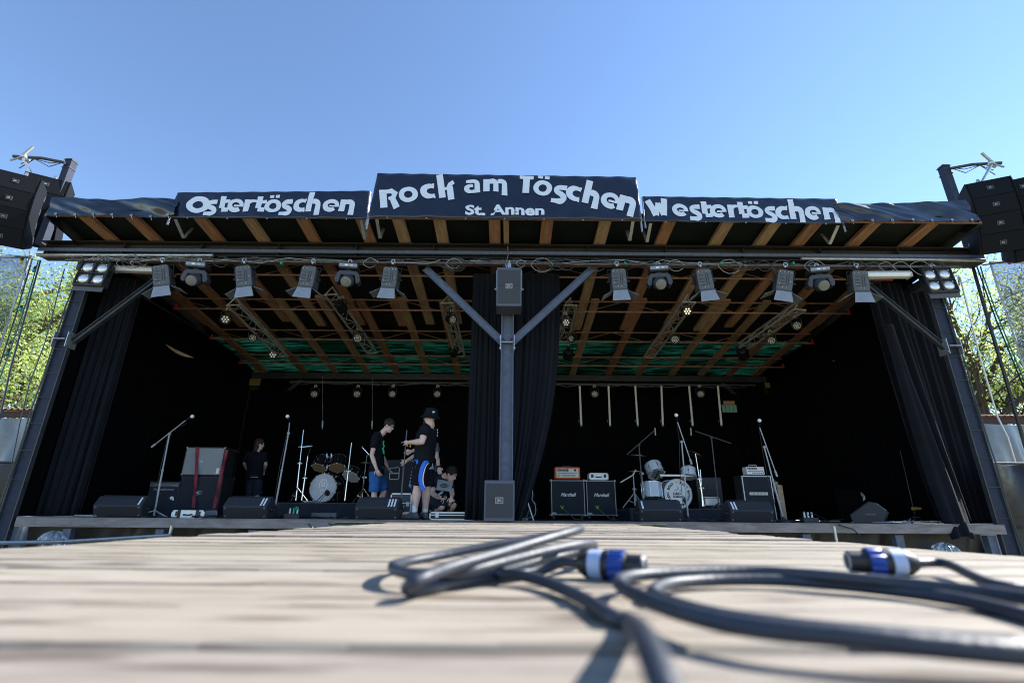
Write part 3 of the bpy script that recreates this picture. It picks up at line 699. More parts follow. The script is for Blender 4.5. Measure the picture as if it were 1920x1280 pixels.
pa = at(1850, 338, 6.9); array(pa.x, pa.y, pa.z, R(-4), R(10), R(-24), 'curved loudspeaker array hanging beside the right mast', s=.9)
pa = at(1912, 334, 6.8); array(pa.x, pa.y, pa.z, R(-4), R(10), R(-28), 'curved loudspeaker array cut by the right edge of the picture')

# ---------------------------------------------------------------- front lighting bar
ZL = at(955, 494, 7.55).z
la, lb = at(122, 494, 7.55), at(1800, 500, 7.55); la.z = lb.z = ZL
lbar = thing('lighting_bar', 'long dark pipe hung with cables under the front beam, carrying the stage lamps', 'lighting bar', (0, 7.55, ZL))
q = MB(); q.cyl(la, lb, .025, 10); q.build('pipe', m_greyd, lbar, smooth=True)
for x in np.linspace(la.x + .3, lb.x - .3, 12): q = MB(); q.cyl((x, 7.55, ZL), (x, 7.62, ZB + .02), .006, 5); q.box((x, 7.55, ZL), (.03, .06, .06)); q.build('hanger', m_dsteel, lbar)
rn = random.Random(12)
for k in range(10):
    q = MB(); x = la.x + .1 + rn.uniform(0, .5); pts = []
    while x < lb.x - .1:
        pts.append((x, 7.53 + rn.uniform(-.03, .03), ZL + rn.uniform(-.035, .075))); x += rn.uniform(.12, .5)
        if rn.random() < .06 and len(pts) > 3: break
    if len(pts) > 2: q.tube(pts, rn.choice((.006, .008, .01)), 5)
    for _ in range(5):
        x = rn.uniform(la.x + .2, lb.x - .2); r_ = rn.uniform(.05, .13)
        q.tube([(x + r_ * 1.5 * math.cos(a), 7.5 + .02 * math.sin(3 * a), ZL - r_ * .4 + r_ * math.sin(a)) for a in np.linspace(0, 5.6, 12)], .005, 5)
    q.build('cable', m_greyd if k % 4 else m_greyl, lbar, smooth=True)
m_gt = mat('green_tape', (.01, .3, .15))
for px in (528, 645, 1172, 1352, 1487):
    q = MB(); q.box(at(px, 494, 7.5), (.03, .05, .045)); q.build('green_tape', m_gt, lbar)

def clampmb(q, h=.12):
    q.tube([(.033 * math.cos(a), 0, .033 * math.sin(a) + h) for a in np.linspace(-.6, 4.0, 9)], .012, 6)
    q.box((0, 0, h / 2 - .01), (.03, .04, h * .75)); q.cyl((-.03, 0, h * .5), (.05, 0, h * .5), .01, 8)
# theatre spotlight with barn doors; origin at the pipe, hanging down
def spotlight():
    r_ = thing('barn_door_spotlight', 'x', 'spotlight', group='barn door spotlights on the front bar')
    q = MB(); clampmb(q, .06); q.build('clamp', m_galv, r_)
    q = MB()
    q.bar((-.17, 0, -.07), (.17, 0, -.07), .035, .008); 
    for s in (-1, 1): q.bar((s * .17, 0, -.07), (s * .165, 0, -.3), .035, .008, up=(1, 0, 0)); q.cyl((s * .15, 0, -.29), (s * .2, 0, -.29), .022, 10)
    q.build('yoke', m_blackm, r_)
    q = MB(); q.prism([(-.12, -.47), (.12, -.47), (.13, -.42), (.125, -.12), (.1, -.085), (-.1, -.085), (-.125, -.12), (-.13, -.42)], -.11, .14); bd = q.build('body', m_greyd, r_, bev=.01)
    q = MB()
    for x in (.02, .055): q.box((x, -.1115, -.28), (.008, .006, .2))
    for z in (-.2, -.26, -.32, -.38): q.box((-.06, -.1115, z), (.07, .006, .008))
    q.build('vents', m_black, bd)
    q = MB()
    for x, z in ((-.09, -.13), (-.03, -.13), (.04, -.13), (.09, -.13), (-.03, -.42), (.03, -.42), (-.09, -.35), (.09, -.3)): q.ball((x, -.112, z), .0085, 8, 6)
    q.build('bolts', m_chrome, bd)
    q = MB(); q.tube([(-.07, 0, -.085), (-.06, 0, -.05), (.06, 0, -.05), (.07, 0, -.085)], .008, 6); q.build('handle', m_galv, bd)
    q = MB(); q.box((0, .015, -.482), (.27, .27, .02)); q.build('lens_frame', m_dsteel, r_)
    fl = [((-.12, -.12), (.12, -.12), (.155, -.2), (-.155, -.2), -.2)]
    for a, b_, c, d, dz in fl:
        q = MB(); q.grid(lambda u, v, a=a, b_=b_, c=c, d=d, dz=dz: (a[0] + (b_[0] - a[0]) * u + ((d[0] - a[0]) * (1 - u) + (c[0] - b_[0]) * u) * v, a[1] + (d[1] - a[1]) * v * .55, -.494 + dz * v), 1, 1); q.build('barn_door', m_flap, r_, solid=.004)
    for s in (-1, 1):
        q = MB(); q.grid(lambda u, v, s=s: (s * (.135 + .17 * v), -.1 + .22 * u + (u - .5) * .06 * v, -.494 - .1 * v), 1, 1); q.build('barn_door', m_flap, r_, solid=.004)
    return r_
SP = [(303, -14, 10), (457, -12, 8), (587, 5, 2), (737, 3, 0), (1156, -2, -2), (1312, -5, -6), (1472, 14, -10), (1604, 4, -10)]
lab = ['leftmost barn door spotlight, next to the four lamp blinder', 'barn door spotlight between the two left moving heads, the nearer to the left one', 'barn door spotlight just left of the second moving head from the left', 'barn door spotlight just right of the second moving head from the left',
       'barn door spotlight first to the right of the centre post', 'barn door spotlight just right of the moving head beside the right brace', 'tilted barn door spotlight just left of the rightmost moving head', 'rightmost barn door spotlight, under the white tube light']
s0 = spotlight()
for i, (px, ty, rz) in enumerate(SP):
    p = at(px, 495, 7.52); place(s0, i, (p.x + math.sin(R(ty)) * -.06, 7.52, ZL - .055), (R(4), R(ty), R(rz)), lab[i], .96)
def mover():
    r_ = thing('moving_head_light', 'x', 'moving head', group='moving heads on the front bar')
    q = MB(); clampmb(q, .0); q.build('clamp', m_galv, r_)
    q = MB(); q.prism([(-.17, -.17), (-.15, -.19), (.15, -.19), (.17, -.17), (.17, -.09), (.15, -.07), (-.15, -.07), (-.17, -.09)], -.13, .13); bs = q.build('base', m_speaker, r_, bev=.012)
    q = MB(); q.prism([(-.15, -.16), (.15, -.16), (.16, -.13), (.15, -.1), (-.15, -.1), (-.16, -.13)], -.137, -.128); q.build('display_panel', m_flap, bs)
    q = MB(); q.box((-.03, -.139, -.13), (.06, .004, .03)); q.box((.06, -.139, -.125), (.05, .004, .008)); q.box((.06, -.139, -.14), (.05, .004, .006)); q.build('display', m_white, bs)
    q = MB()
    q.prism([(-.21, -.44), (-.225, -.38), (-.19, -.26), (-.15, -.215), (.15, -.215), (.19, -.26), (.225, -.38), (.21, -.44), (.17, -.46), (.14, -.44), (.13, -.36), (.12, -.3), (-.12, -.3), (-.13, -.36), (-.14, -.44), (-.17, -.46)], -.09, .09)
    q.cyl((0, 0, -.19), (0, 0, -.22), .08, 16); q.build('yoke', m_panel, r_, bev=.015)
    T = M4.Translation((0, 0, -.38)) @ M4.Rotation(R(28), 4, 'X')
    q = MB(); q.loft([[tuple(T @ V((a * math.cos(t) * (1 if abs(math.cos(t)) > .3 else 1), y_, c * math.sin(t)))) for t in np.linspace(0, 6.283, 17)[:-1]] for y_, a, c in ((.16, .05, .05), (.13, .1, .1), (0, .125, .125), (-.1, .12, .12), (-.16, .1, .1), (-.17, .095, .095))])
    hd = q.build('head', m_panel, r_, smooth=True)
    q = MB(); q.loft([[tuple(T @ V((a * math.cos(t), y_, a * math.sin(t)))) for t in np.linspace(0, 6.283, 17)[:-1]] for y_, a in ((-.165, .094), (-.19, .09), (-.2, .06), (-.203, .01))])
    q.build('lens', m_lens, hd, smooth=True)
    return r_
m0 = mover()
ml = ['leftmost moving head lamp on the front bar', 'moving head lamp left of the centre post, between two spotlights', 'moving head lamp right of the centre post, above the right brace', 'rightmost moving head lamp on the front bar']
for i, (px, rz) in enumerate(((373, 10), (656, 8), (1233, -8), (1530, -12))):
    p = at(px, 495, 7.52); place(m0, i, (p.x, 7.52, ZL), (R(4), 0, R(rz)), ml[i], .93)
def blinder():
    r_ = thing('blinder_light', 'x', 'blinder light', group='four lamp blinders on the front bar')
    q = MB(); clampmb(q, .0); q.build('clamp', m_galv, r_)
    q = MB(); 
    for s in (-1, 1): q.bar((s * .235, 0, -.06), (s * .235, 0, -.33), .03, .008, up=(1, 0, 0))
    q.bar((-.24, 0, -.06), (.24, 0, -.06), .03, .008); q.build('yoke', m_blackm, r_)
    q = MB(); q.box((0, .04, -.3), (.44, .12, .44)); q.box((0, -.04, -.535), (.44, .05, .03)); q.box((0, -.03, -.075), (.44, .05, .012))
    for x in (-.215, 0, .215): q.box((x, -.035, -.3), (.014, .05, .44))
    q.box((0, -.035, -.3), (.44, .03, .014)); hs = q.build('housing', m_speaker, r_, bev=.004)
    q = MB(); q.box((0, -.04, -.575), (.46, .012, .11), M4.Rotation(R(3), 4, 'X')); q.build('lower_flap', m_greyd, r_)
    for x in (-.11, .11):
        for z in (-.19, -.41):
            q = MB(); q.loft([[(x + a * math.cos(t), y_, z + a * math.sin(t)) for t in np.linspace(0, 6.283, 21)[:-1]] for y_, a in ((-.02, .085), (-.03, .084), (-.045, .07), (-.055, .04), (-.057, .005))])
            lm = q.build('lamp', m_reflector, hs, smooth=True)
            q = MB(); q.ball((x + .06, -.05, z + .06), .009, 6, 5); q.ball((x - .065, -.05, z - .06), .009, 6, 5); q.build('lamp_screws', m_white, lm)
    return r_
b0 = blinder()
for i, (px, rz, l_) in enumerate(((185, 8, 'four lamp blinder at the left end of the front bar'), (1747, -8, 'four lamp blinder at the right end of the front bar'))):
    p = at(px, 495, 7.52); place(b0, i, (p.x, 7.52, ZL), (R(-6), 0, R(rz)), l_)
def tubelight(c, L, rz, label):
    r_ = thing('tube_light', label, 'tube light', c, rz, 'white tube lights under the roof')
    q = MB(); q.prismx([(-.05, -.035), (.05, -.035), (.07, .02), (.05, .04), (-.05, .04), (-.07, .02)], -L / 2, L / 2); q.build('diffuser', m_white, r_, bev=.008, world=False)
    q = MB(); q.box((0, 0, .05), (L * 1.02, .1, .03)); q.box((-L / 2 - .01, 0, 0), (.03, .13, .09)); q.box((L / 2 + .01, 0, 0), (.03, .13, .09)); q.build('housing', m_greyl, r_, world=False)
tubelight(at(1661, 517, 7.5), .74, R(-2), 'white tube light under the bar near the right blinder')
tubelight(at(256, 507, 7.75), .72, R(3), 'white tube light half hidden behind the leftmost spotlight')

# ---------------------------------------------------------------- par cans
def parcan(nled=7, warm=False):
    r_ = thing('led_par_can', 'x', 'par light', group='LED par cans under the roof')
    q = MB(); clampmb(q, .0); q.build('clamp', m_galv, r_)
    q = MB(); q.tube([(-.1, 0, -.2), (-.1, 0, -.06), (0, 0, -.05), (.1, 0, -.06), (.1, 0, -.2)], .01, 6); q.build('yoke', m_blackm, r_)
    T = M4.Translation((0, 0, -.2)) @ M4.Rotation(R(18), 4, 'X')
    q = MB(); q.loft([[tuple(T @ V((a * math.cos(t), y_, a * math.sin(t)))) for t in np.linspace(0, 6.283, 21)[:-1]] for y_, a in ((.12, .04), (.1, .085), (-.04, .1), (-.1, .1), (-.1, .092), (-.085, .09))])
    bd = q.build('housing', m_blackm, r_, smooth=True)
    q = MB(); pos = [(0, 0)] + [(.052 * math.cos(k * R(60)), .052 * math.sin(k * R(60))) for k in range(6)] if nled == 7 else [(0, 0)] + [(.03 * math.cos(k * R(60)), .03 * math.sin(k * R(60))) for k in range(6)] + [(.062 * math.cos(k * R(30)), .062 * math.sin(k * R(30))) for k in range(12)]
    for x, z in pos: q.ball((0, 0, 0), (.019 if nled == 7 else .011,) * 3, 8, 5, T @ M4.Translation((x, -.088, z)))
    q.build('led_lenses', m_warm if warm else (m_led if nled == 7 else m_led2), bd, smooth=True)
    return r_
pc7, pc19, pcw = parcan(7), parcan(19), parcan(7, True)
used = {id(pc7): 0, id(pc19): 0, id(pcw): 0}
def pc(src, px, py, Y, rx, rz, label, s=1.0):
    p = at(px, py, Y) + V((0, 0, .2 * s)); place(src, used[id(src)], p, (R(rx), 0, R(rz)), label, s); used[id(src)] = 1
pc(pc7, 424, 597, 9.2, 8, 20, 'seven lens par can at the front of the leftmost truss', 1.0)
pc(pc19, 474, 632, 10.0, 8, 30, 'small par can turned aside, midway down the leftmost truss', .9)
pc(pc7, 513, 663, 10.9, 8, 14, 'seven lens par can at the rear tip of the leftmost truss', 1.05)
pc(pc19, 671, 633, 10.2, 5, 14, 'many lens par can on the second truss from the left', 1.05)
pc(pc19, 640, 575, 9.0, 4, 172, 'dark par can seen from behind at the front of the second truss from the left')
pc(pc19, 846, 598, 9.4, 5, 40, 'par can half side-on at the top of the truss left of the centre drapes', .95)
pc(pc19, 850, 660, 10.9, 4, 165, 'dark par can seen from behind below the truss left of the centre drapes', .95)
pc(pc7, 1060, 604, 9.2, 4, 8, 'round faced par can on the truss just right of the centre drapes', .95)
pc(pc19, 1073, 633, 10.0, 8, -45, 'small par can turned right on the truss just right of the centre drapes', .85)
pc(pc19, 1065, 664, 10.7, 4, 178, 'black par can seen from behind below the truss right of the centre drapes', 1.1)
pc(pcw, 1287, 583, 8.9, 4, -4, 'glowing warm white par can under the second spotlight right of the centre post', .95)
pc(pc19, 1265, 635, 10.0, 8, -12, 'many lens par can beneath the middle truss on the right')
pc(pc19, 1494, 609, 9.2, 8, -30, 'par can turned aside at the front of the rightmost truss', .9)
pc(pc19, 1446, 637, 10.0, 8, -26, 'many lens par can midway down the rightmost truss', .95)
pc(pc19, 1393, 662, 10.8, 4, 150, 'dark par can seen from behind at the rear tip of the rightmost truss', 1.25)

# ---------------------------------------------------------------- trusses
def truss(a, b_, w_, label):
    a, b_ = V(a), V(b_); r_ = thing('lighting_truss', label, 'truss', a, group='short aluminium trusses under the roof')
    d = (b_ - a); L = d.length; d.normalize(); x = V((1, 0, 0)); x = (x - d * x.dot(d)).normalized(); z = x.cross(d)
    q = MB(); off = [x * -w_ / 2, x * w_ / 2, z * w_ * .75]
    for o_ in off: q.cyl(a + o_, b_ + o_, .024, 10)
    for e in (a, b_): q.cyl(e + off[0], e + off[1], .014, 8); q.cyl(e + off[0], e + off[2], .014, 8)
    q.build('chords', m_alu, r_, smooth=True)
    q = MB(); n = max(4, int(L / .26))
    for k in range(n):
        p0, p1 = a + d * L * k / n, a + d * L * (k + 1) / n
        for i, j in ((0, 1), (1, 2), (2, 0)):
            s_, e_ = (i, j) if k % 2 else (j, i); q.cyl(p0 + off[s_], p1 + off[e_], .009, 6)
    q.build('lacing', m_alu, r_, smooth=True)
TR = [((437, 572, 8.95), (530, 668, 11.0), 'leftmost short truss, sloping down to the rear'), ((620, 552, 8.9), (698, 662, 11.2), 'second short truss from the left under the roof'), ((838, 568, 9.2), (862, 668, 11.1), 'short truss just left of the centre drapes'),
      ((1070, 572, 9.2), (1055, 640, 10.6), 'short truss just right of the centre drapes'), ((1292, 566, 8.8), (1216, 670, 11.2), 'middle short truss on the right half of the roof'), ((1500, 580, 8.9), (1395, 652, 10.7), 'rightmost short truss under the roof')]
for a_, b_, l_ in TR: truss(at(*a_), at(*b_), .24, l_)
# rear bar with pars and LED tubes
ZR = at(900, 718, 13.0).z
rb = thing('rear_lighting_bar', 'thin pipe with cables along the rear beam above the backdrop', 'lighting bar', (0, 13.0, ZR))
q = MB(); q.cyl((-6.0, 13.0, ZR), (6.6, 13.0, ZR), .022, 8); q.build('pipe', m_greyd, rb, smooth=True)
q = MB(); pts = [(-6 + k * .3, 12.97, ZR - .03 - .06 * abs(math.sin(k * 1.7)) * (k % 3 > 0)) for k in range(42)]; q.tube(pts, .01, 5)
q.tube([(x + .1, y_, z + .01) for x, y_, z in pts[::2]], .008, 5); q.build('cable', m_greyd, rb, smooth=True)
for px, l_ in ((590, 'par can at the left of the rear bar, above the left drum kit'), (670, 'second par can from the left on the rear bar'), (736, 'par can on the rear bar above the man in blue shorts'), (820, 'par can on the rear bar above the man in the hat'), (1115, 'par can on the rear bar between the first two hanging white tubes'), (1313, 'par can on the rear bar near the fifth hanging white tube')):
    pc(pc19, px, 738, 12.75, 0, (955 - px) * .04, l_, 1.0)
def ledtube():
    r_ = thing('led_batten_tube', 'x', 'light tube', group='white light tubes hanging over the right drum kit')
    q = MB(); q.tube([(0, 0, 0), (0, 0, -1.06)], .028, 10); q.build('tube', m_cream, r_, smooth=True)
    q = MB(); q.box((0, .01, .02), (.07, .05, .05)); q.cyl((0, 0, -1.06), (0, 0, -1.1), .031, 10); q.box((-.06, 0, -.95), (.02, .02, .06)); q.box((.0, .04, -.5), (.02, .03, 1)); q.build('fitting', m_greyd, r_)
    return r_
t0 = ledtube()
for i, (a_, b_) in enumerate(((1087, 1090), (1141, 1144), (1191, 1196), (1240, 1243), (1292, 1299), (1346, 1353))):
    p, e = at(a_, 724, 12.6), at(b_, 799, 12.6)
    place(t0, i, p, (0, math.atan2(e.x - p.x, e.z - p.z) - math.pi, 0), ['first', 'second', 'third', 'fourth', 'fifth', 'sixth'][i] + ' hanging white light tube counted from the centre drapes', (p - e).length / 1.09)
# lit gap with green fence at the back, put in as coloured boards
p = at(1365, 763, 13.0); r_ = thing('backdrop_gap_panel', 'small orange and green panel standing in for a lit gap in the right backdrop', 'board', p)
q = MB(); q.box((p.x + .04, 13.0, p.z + .12), (.3, .03, .09)); q.build('upper_board', mat('orange_board', (.42, .2, .1), .7), r_)
q = MB()
for k in range(4): q.box((p.x - .12 + k * .1, 13.0, p.z - .04), (.085, .03, .2))
q.build('green_slats', mat('pale_green_board', (.2, .36, .28), .7), r_)
for pa_, pb_, Y, l_ in (((310, 645), (362, 670), 9.5, 'thin curved wooden strip hanging in the dark at upper left'), ((1562, 676), (1600, 657), 10.5, 'thin wooden strip hanging in the dark at upper right')):
    a_, b_ = at(*pa_, Y), at(*pb_, Y); q = MB(); n = 12; up = []; dn = []
    for k in range(n + 1):
        c = a_.lerp(b_, k / n); h = .045 * math.sin(math.pi * (k + .2) / (n + .4)); sag = -.05 * math.sin(math.pi * k / n)
        up.append((c.x, c.z + h + sag)); dn.append((c.x, c.z - h * .5 + sag))
    q.prism(up + dn[::-1], Y, Y + .03); tag(q.build('wooden_strip', m_wood2), l_, 'wooden strip')
# ---------------------------------------------------------------- wedge monitors
def wedge():
    r_ = thing('stage_monitor', 'x', 'stage monitor', group='wedge monitors along the stage edge')
    q = MB(); W = .66; pr = [(-.15, 0), (-.235, .175), (-.1, .315), (-.02, .325), (.27, .12), (.25, 0)]
    q.prismx(pr, -W / 2, W / 2); bd = q.build('cabinet', m_speaker, r_, bev=.012)
    q = MB(); q.prismx([(-.015, .333), (.272, .13), (.262, .118), (-.022, .32)], -W / 2 + .02, W / 2 - .02); q.build('grille', m_grille, r_)
    for s in (-1, 1):
        q = MB(); q.prismx([(-.08, .1), (-.08, .17), (.06, .17), (.06, .1)], s * W / 2 - .004, s * W / 2 + .004); c = q.build('handle_cup', m_black, bd)
        q = MB(); q.bar((s * (W / 2 + .008), -.08, .135), (s * (W / 2 + .008), .06, .135), .02, .018); q.build('handle_bar', m_greyd, c)
    for x in (-.29, .29):
        for z, y in ((.035, -.172), (.15, -.226)): q = MB(); q.cyl((x, y + .01, z), (x, y - .004, z), .014, 10); q.build('corner_bolt', m_greyd, bd)
    return r_
def stripes(root, n, side):
    q = MB(); d = V((0, .135, .14)).normalized(); nn = V((0, -.14, .135)).normalized()
    for k in range(n):
        x = side * (.27 - .045 * k); c = V((x, -.1675, .245)) + nn * .003
        T = M4(((1, 0, 0, c.x), (0, d.y, nn.y, c.y), (0, d.z, nn.z, c.z), (0, 0, 0, 1))); q.box((0, 0, 0), (.024, .155, .002), T)
    q.build('tape_stripe', m_tape, root, world=False)
ZF = ZS + .001
w0 = wedge()
WD = [(214, 8.1, 14, 1, 1, 'stage monitor with one tape stripe, farthest left on the stage edge'), (458, 8.05, 4, 2, 1, 'stage monitor with two tape stripes in front of the stacked cabinets'), (706, 8.0, 0, 3, 1, 'stage monitor with three tape stripes at the feet of the man in blue shorts'),
      (1240, 8.05, -3, 1, -1, 'stage monitor with a white mark in front of the white drum kit'), (1411, 8.1, -5, 2, -1, 'stage monitor with two tape stripes before the white-edged cabinet'), (1648, 8.35, 52, 2, -1, 'stage monitor turned side-on near the right drape, handle end showing')]
for i, (px, Y, rz, n, sd, l_) in enumerate(WD):
    p = at(px, 955, Y); o = place(w0, i, (p.x, Y + .2, ZF), (0, 0, R(rz)), l_, 1.0)
ws = [o for o in COL.objects if o.name.startswith('stage_monitor') and o.parent is None]
ws.sort(key=lambda o: o.location.x)
for o, wd in zip(ws, WD): stripes(o, wd[3], wd[4])

# ---------------------------------------------------------------- loudspeakers on the centre post
def boxspk(c, W, D, H, label, body, gr, split=True, badge=(0, 0)):
    r_ = thing('loudspeaker', label, 'loudspeaker', c, local=True)
    q = MB(); q.box((0, 0, H / 2), (W, D, H)); bd = q.build('cabinet', body, r_, bev=.008)
    for s in ((-1, 1) if split else (0,)):
        q = MB(); hh = H / 2 - .05 if split else H - .08; q.box((0, -D / 2 - .002, H / 2 + s * (hh / 2 + .004)), (W - .05, .012, hh)); q.build('grille', gr, r_, bev=.004)
    q = MB(); q.box((0, -D / 2 - .012, H / 2), (.11, .006, .085)); b_ = q.build('badge', m_greyl, r_)
    q = MB(); q.box((0, -D / 2 - .0165, H / 2), (.09, .004, .066)); q.build('badge_face', m_greyd, b_)
    q = MB(); text_mb(q, 'JBL', .045, frT(0, -D / 2 - .0195, H / 2), .0005, .0015); q.build('badge_lettering', m_greyl, b_)
    return r_
m_spkb = mat('bluish_cabinet', (.085, .095, .13), .5, 0, .15, 20, .2, 200)
m_mesh = mat('grey_mesh', (.05, .052, .06), .55, .2, .35, 240, .5, 500)
p = at(937, 941, 7.45); boxspk((p.x, 7.36, ZF), .42, .4, at(937, 901, 7.3).z - ZF, 'square grey loudspeaker standing at the foot of the centre post', m_spkb, m_mesh)
p0, p1 = at(954, 575, 7.3), at(954, 503, 7.3); r_ = boxspk((p0.x, 7.45, p0.z), .405, .36, p1.z - p0.z, 'small grey loudspeaker clamped to the top of the centre post', m_spkb, m_mesh)
q = MB(); H = p1.z - p0.z
for s in (-1, 1): q.bar((s * .21, 0, H * .5), (s * .21, 0, H + .03), .03, .01, up=(1, 0, 0)); q.ball((s * .225, 0, H * .55), .018, 8, 6)
q.bar((-.21, 0, H + .03), (.21, 0, H + .03), .03, .01); q.cyl((0, 0, H + .03), (0, 0, H + .22), .02, 8); q.box((0, 0, H + .12), (.06, .06, .08)); q.tube([(-.03, -.1, H), (-.06, -.1, H + .1), (-.02, -.05, H + .3), (-.03, 0, H + .5)], .008, 6)
q.build('bracket', m_galv, r_)

# ---------------------------------------------------------------- microphone stands
def micstand(base, top, mic, boom_tail, label, base_type='tripod', r=.011, mt=None, mt2=None, micball=True, cable=True, name='microphone_stand', group='microphone stands'):
    mt = mt or m_greyl; base = V(base); top = V(top)
    r_ = thing(name, label, 'microphone stand', base, group=group)
    q = MB(); zt = .12; q.cyl(base + V((0, 0, .03)), base.lerp(top, .55), r * 1.25, 8); q.cyl(base.lerp(top, .5), top, r, 8); q.ball(base.lerp(top, .55), r * 2, 8, 6)
    q.build('pole', mt, r_, smooth=True)
    if base_type == 'tripod':
        for k in range(3):
            a = R(100 + 120 * k); q = MB(); e = base + V((.3 * math.cos(a), .3 * math.sin(a), .012)); q.cyl(base + V((0, 0, .11)), e, .009, 6); q.ball(e, .015, 6, 5); q.build('leg', mt, r_)
    else:
        q = MB(); q.loft([[(base.x + a * math.cos(t), base.y + a * math.sin(t), base.z + h) for t in np.linspace(0, 6.283, 21)[:-1]] for h, a in ((0, .12), (.02, .12), (.035, .1), (.05, .03), (.09, .018))]); q.build('round_base', m_speaker, r_, smooth=True)
    if mic is not None:
        mic = V(mic); tail = V(boom_tail) if boom_tail is not None else top
        q = MB(); q.cyl(tail, mic, .0085, 8)
        if boom_tail is not None: q.cyl(tail, tail.lerp(mic, .12), .016, 8)
        q.ball(top, .026, 8, 6); q.build('boom', mt2 or mt, r_, smooth=True)
        if micball:
            d = (mic - top).normalized(); d2 = V((d.x, d.y - .25, max(-.2, min(.25, d.z)))).normalized()
            q = MB(); q.tube([mic - d2 * .02, mic + d2 * .14], [.012, .02], 10); mb_ = q.build('microphone', m_blackm, r_, smooth=True)
            q = MB(); q.ball(mic + d2 * .165, .031, 12, 8); q.build('mic_grille', m_white, mb_, smooth=True)
            if cable:
                q = MB(); pts = [mic, mic + V((.0, .02, -.06)), top + V((-.03, .02, .02)), top.lerp(base, .4) + V((-.06, .03, 0)), base.lerp(top, .12) + V((-.05, .04, 0)), base + V((.15, .1, .01)), base + V((.5, .25, .008))]
                q.tube(pts, .0045, 5); q.build('cable', m_rubber, r_, smooth=True)
    return r_
def stfloor(px, Y): return V((at(px, 960, Y).x, Y, ZF))
def ms(bx, tp, mc, tl, Y, label, **k):
    b_ = stfloor(bx, Y); t = at(*tp, Y); t.x = t.x
    return micstand(b_, t, at(*mc, Y - .05) if mc else None, at(*tl, Y + .03) if tl else None, label, **k)
ms(290, (318, 813), (349, 787), (284, 838), 8.5, 'microphone boom stand leaning right, before the small combo amplifier')
ms(514, (541, 812), (543, 791), None, 8.6, 'straight microphone stand on a round base at the left of the left drum riser', base_type='round')
ms(1289, (1278, 828), (1270, 790), (1297, 870), 8.4, 'microphone stand in front of the white drum kit', base_type='round')
ms(1467, (1433, 838), (1424, 800), (1457, 893), 8.4, 'microphone stand beside the white-edged cabinet', base_type='round')
b_ = stfloor(750, 8.35); t = at(763, 806, 8.35); micstand(b_, t, None, None, 'bare stand pole on a round base held by the man in the hat', base_type='round', mt=m_greyd)
q = MB(); c = at(766, 832, 8.3); q.bar(c + V((-.02, 0, .04)), c + V((.05, 0, .01)), .02, .02); q.bar(c + V((.04, 0, .02)), c + V((.03, 0, -.05)), .02, .02)
tag(q.build('yellow_clip', m_yellow), 'small yellow clip in the hand of the man in the hat', 'clip')
b_ = stfloor(1714, 9.2); t = at(1688, 845, 9.2); micstand(b_, t, None, None, 'lone thin stand in the dark near the right drape', r=.006, mt=m_greyd)
q = MB(); c = at(1718, 953, 9.0); q.cyl(c + V((-.07, 0, 0)), c + V((.08, 0, 0)), .028, 10, .02); tag(q.build('yellow_torch', m_yellow, bev=.003), 'small yellow tube lying by the lone thin stand', 'torch')

# ---------------------------------------------------------------- amplifiers and cabinets
def edged(q, W, D, H, t=.018):
    for a in (-1, 1):
        for c in (0, 1): q.box((0, a * (D / 2 - t / 2 + .003), H * c + (t / 2 - .003) * (1 if c == 0 else -1)), (W + .006, t, t))
        for b_ in (-1, 1): q.box((a * (W / 2 - t / 2 + .003), b_ * (D / 2 - t / 2 + .003), H / 2), (t, t, H + .006))
def cabinet(name, label, cat, c, rz, W, D, H, body, front, edge=None, casters=.0, group=None, rot=None, corners=True):
    r_ = thing(name, label, cat, c, rz, group, rot, local=True)
    q = MB(); q.box((0, 0, casters + H / 2), (W, D, H)); q.build('body', body, r_, bev=.01)
    q = MB(); q.box((0, -D / 2 - .001, casters + H / 2), (W - .05, .014, H - .05)); q.build('speaker_cloth', front, r_, bev=.003)
    if edge:
        q = MB(); t = .014
        for s in (-1, 1): q.box((s * (W / 2 - .022), -D / 2 - .006, casters + H / 2), (t, .012, H - .03)); q.box((0, -D / 2 - .006, casters + H / 2 + s * (H / 2 - .022)), (W - .06, .012, t))
        q.build('piping', edge, r_)
    if corners:
        for a in (-1, 1):
            for b_ in (-1, 1):
                for e in (0, 1): q = MB(); q.box((a * (W / 2 - .015), b_ * (D / 2 - .015), casters + H * e + (.015 if e == 0 else -.015)), (.042, .042, .042)); q.build('corner_cap', m_greyl if edge else m_black, r_, bev=.006)
    if casters:
        for a in (-1, 1):
            for b_ in (-1, 1):
                q = MB(); q.cyl((a * (W / 2 - .07) - .012, b_ * (D / 2 - .07), casters / 2), (a * (W / 2 - .07) + .012, b_ * (D / 2 - .07), casters / 2), casters / 2, 12); q.box((a * (W / 2 - .07), b_ * (D / 2 - .07), casters * .85), (.045, .045, .02)); q.build('caster', m_greyd, r_)
    return r_
# left group
p = at(314, 935, 9.6); r_ = cabinet('combo_amplifier', 'small black combo amplifier behind the left boom stand', 'amplifier', (p.x, p.y, ZF), R(5), .53, .35, .62, m_amp, m_ampcloth)
q = MB(); q.box((0, -.19, .555), (.5, .02, .075)); cp = q.build('control_panel', m_greyd, r_, bev=.003)
q = MB()
for k in range(8): q.cyl((-.14 + k * .045, -.2, .555), (-.14 + k * .045, -.215, .555), .009, 8)
for x in (.2, .215, .23): q.box((x, -.203, .555), (.004, .004, .05))
q.build('knobs', m_greyl, cp)
q = MB(); text_mb(q, 'Hughes&Kettner', .052, frT(.0, -.188, .475), .001, .0, 1.0, shear=.3); q.build('lettering', m_greyl, r_)
q = MB(); q.tube([(.17 * math.cos(a), -.187, .24 + .17 * math.sin(a)) for a in np.linspace(0, 6.283, 32)], .006, 6); q.build('speaker_ring', m_speaker, r_)
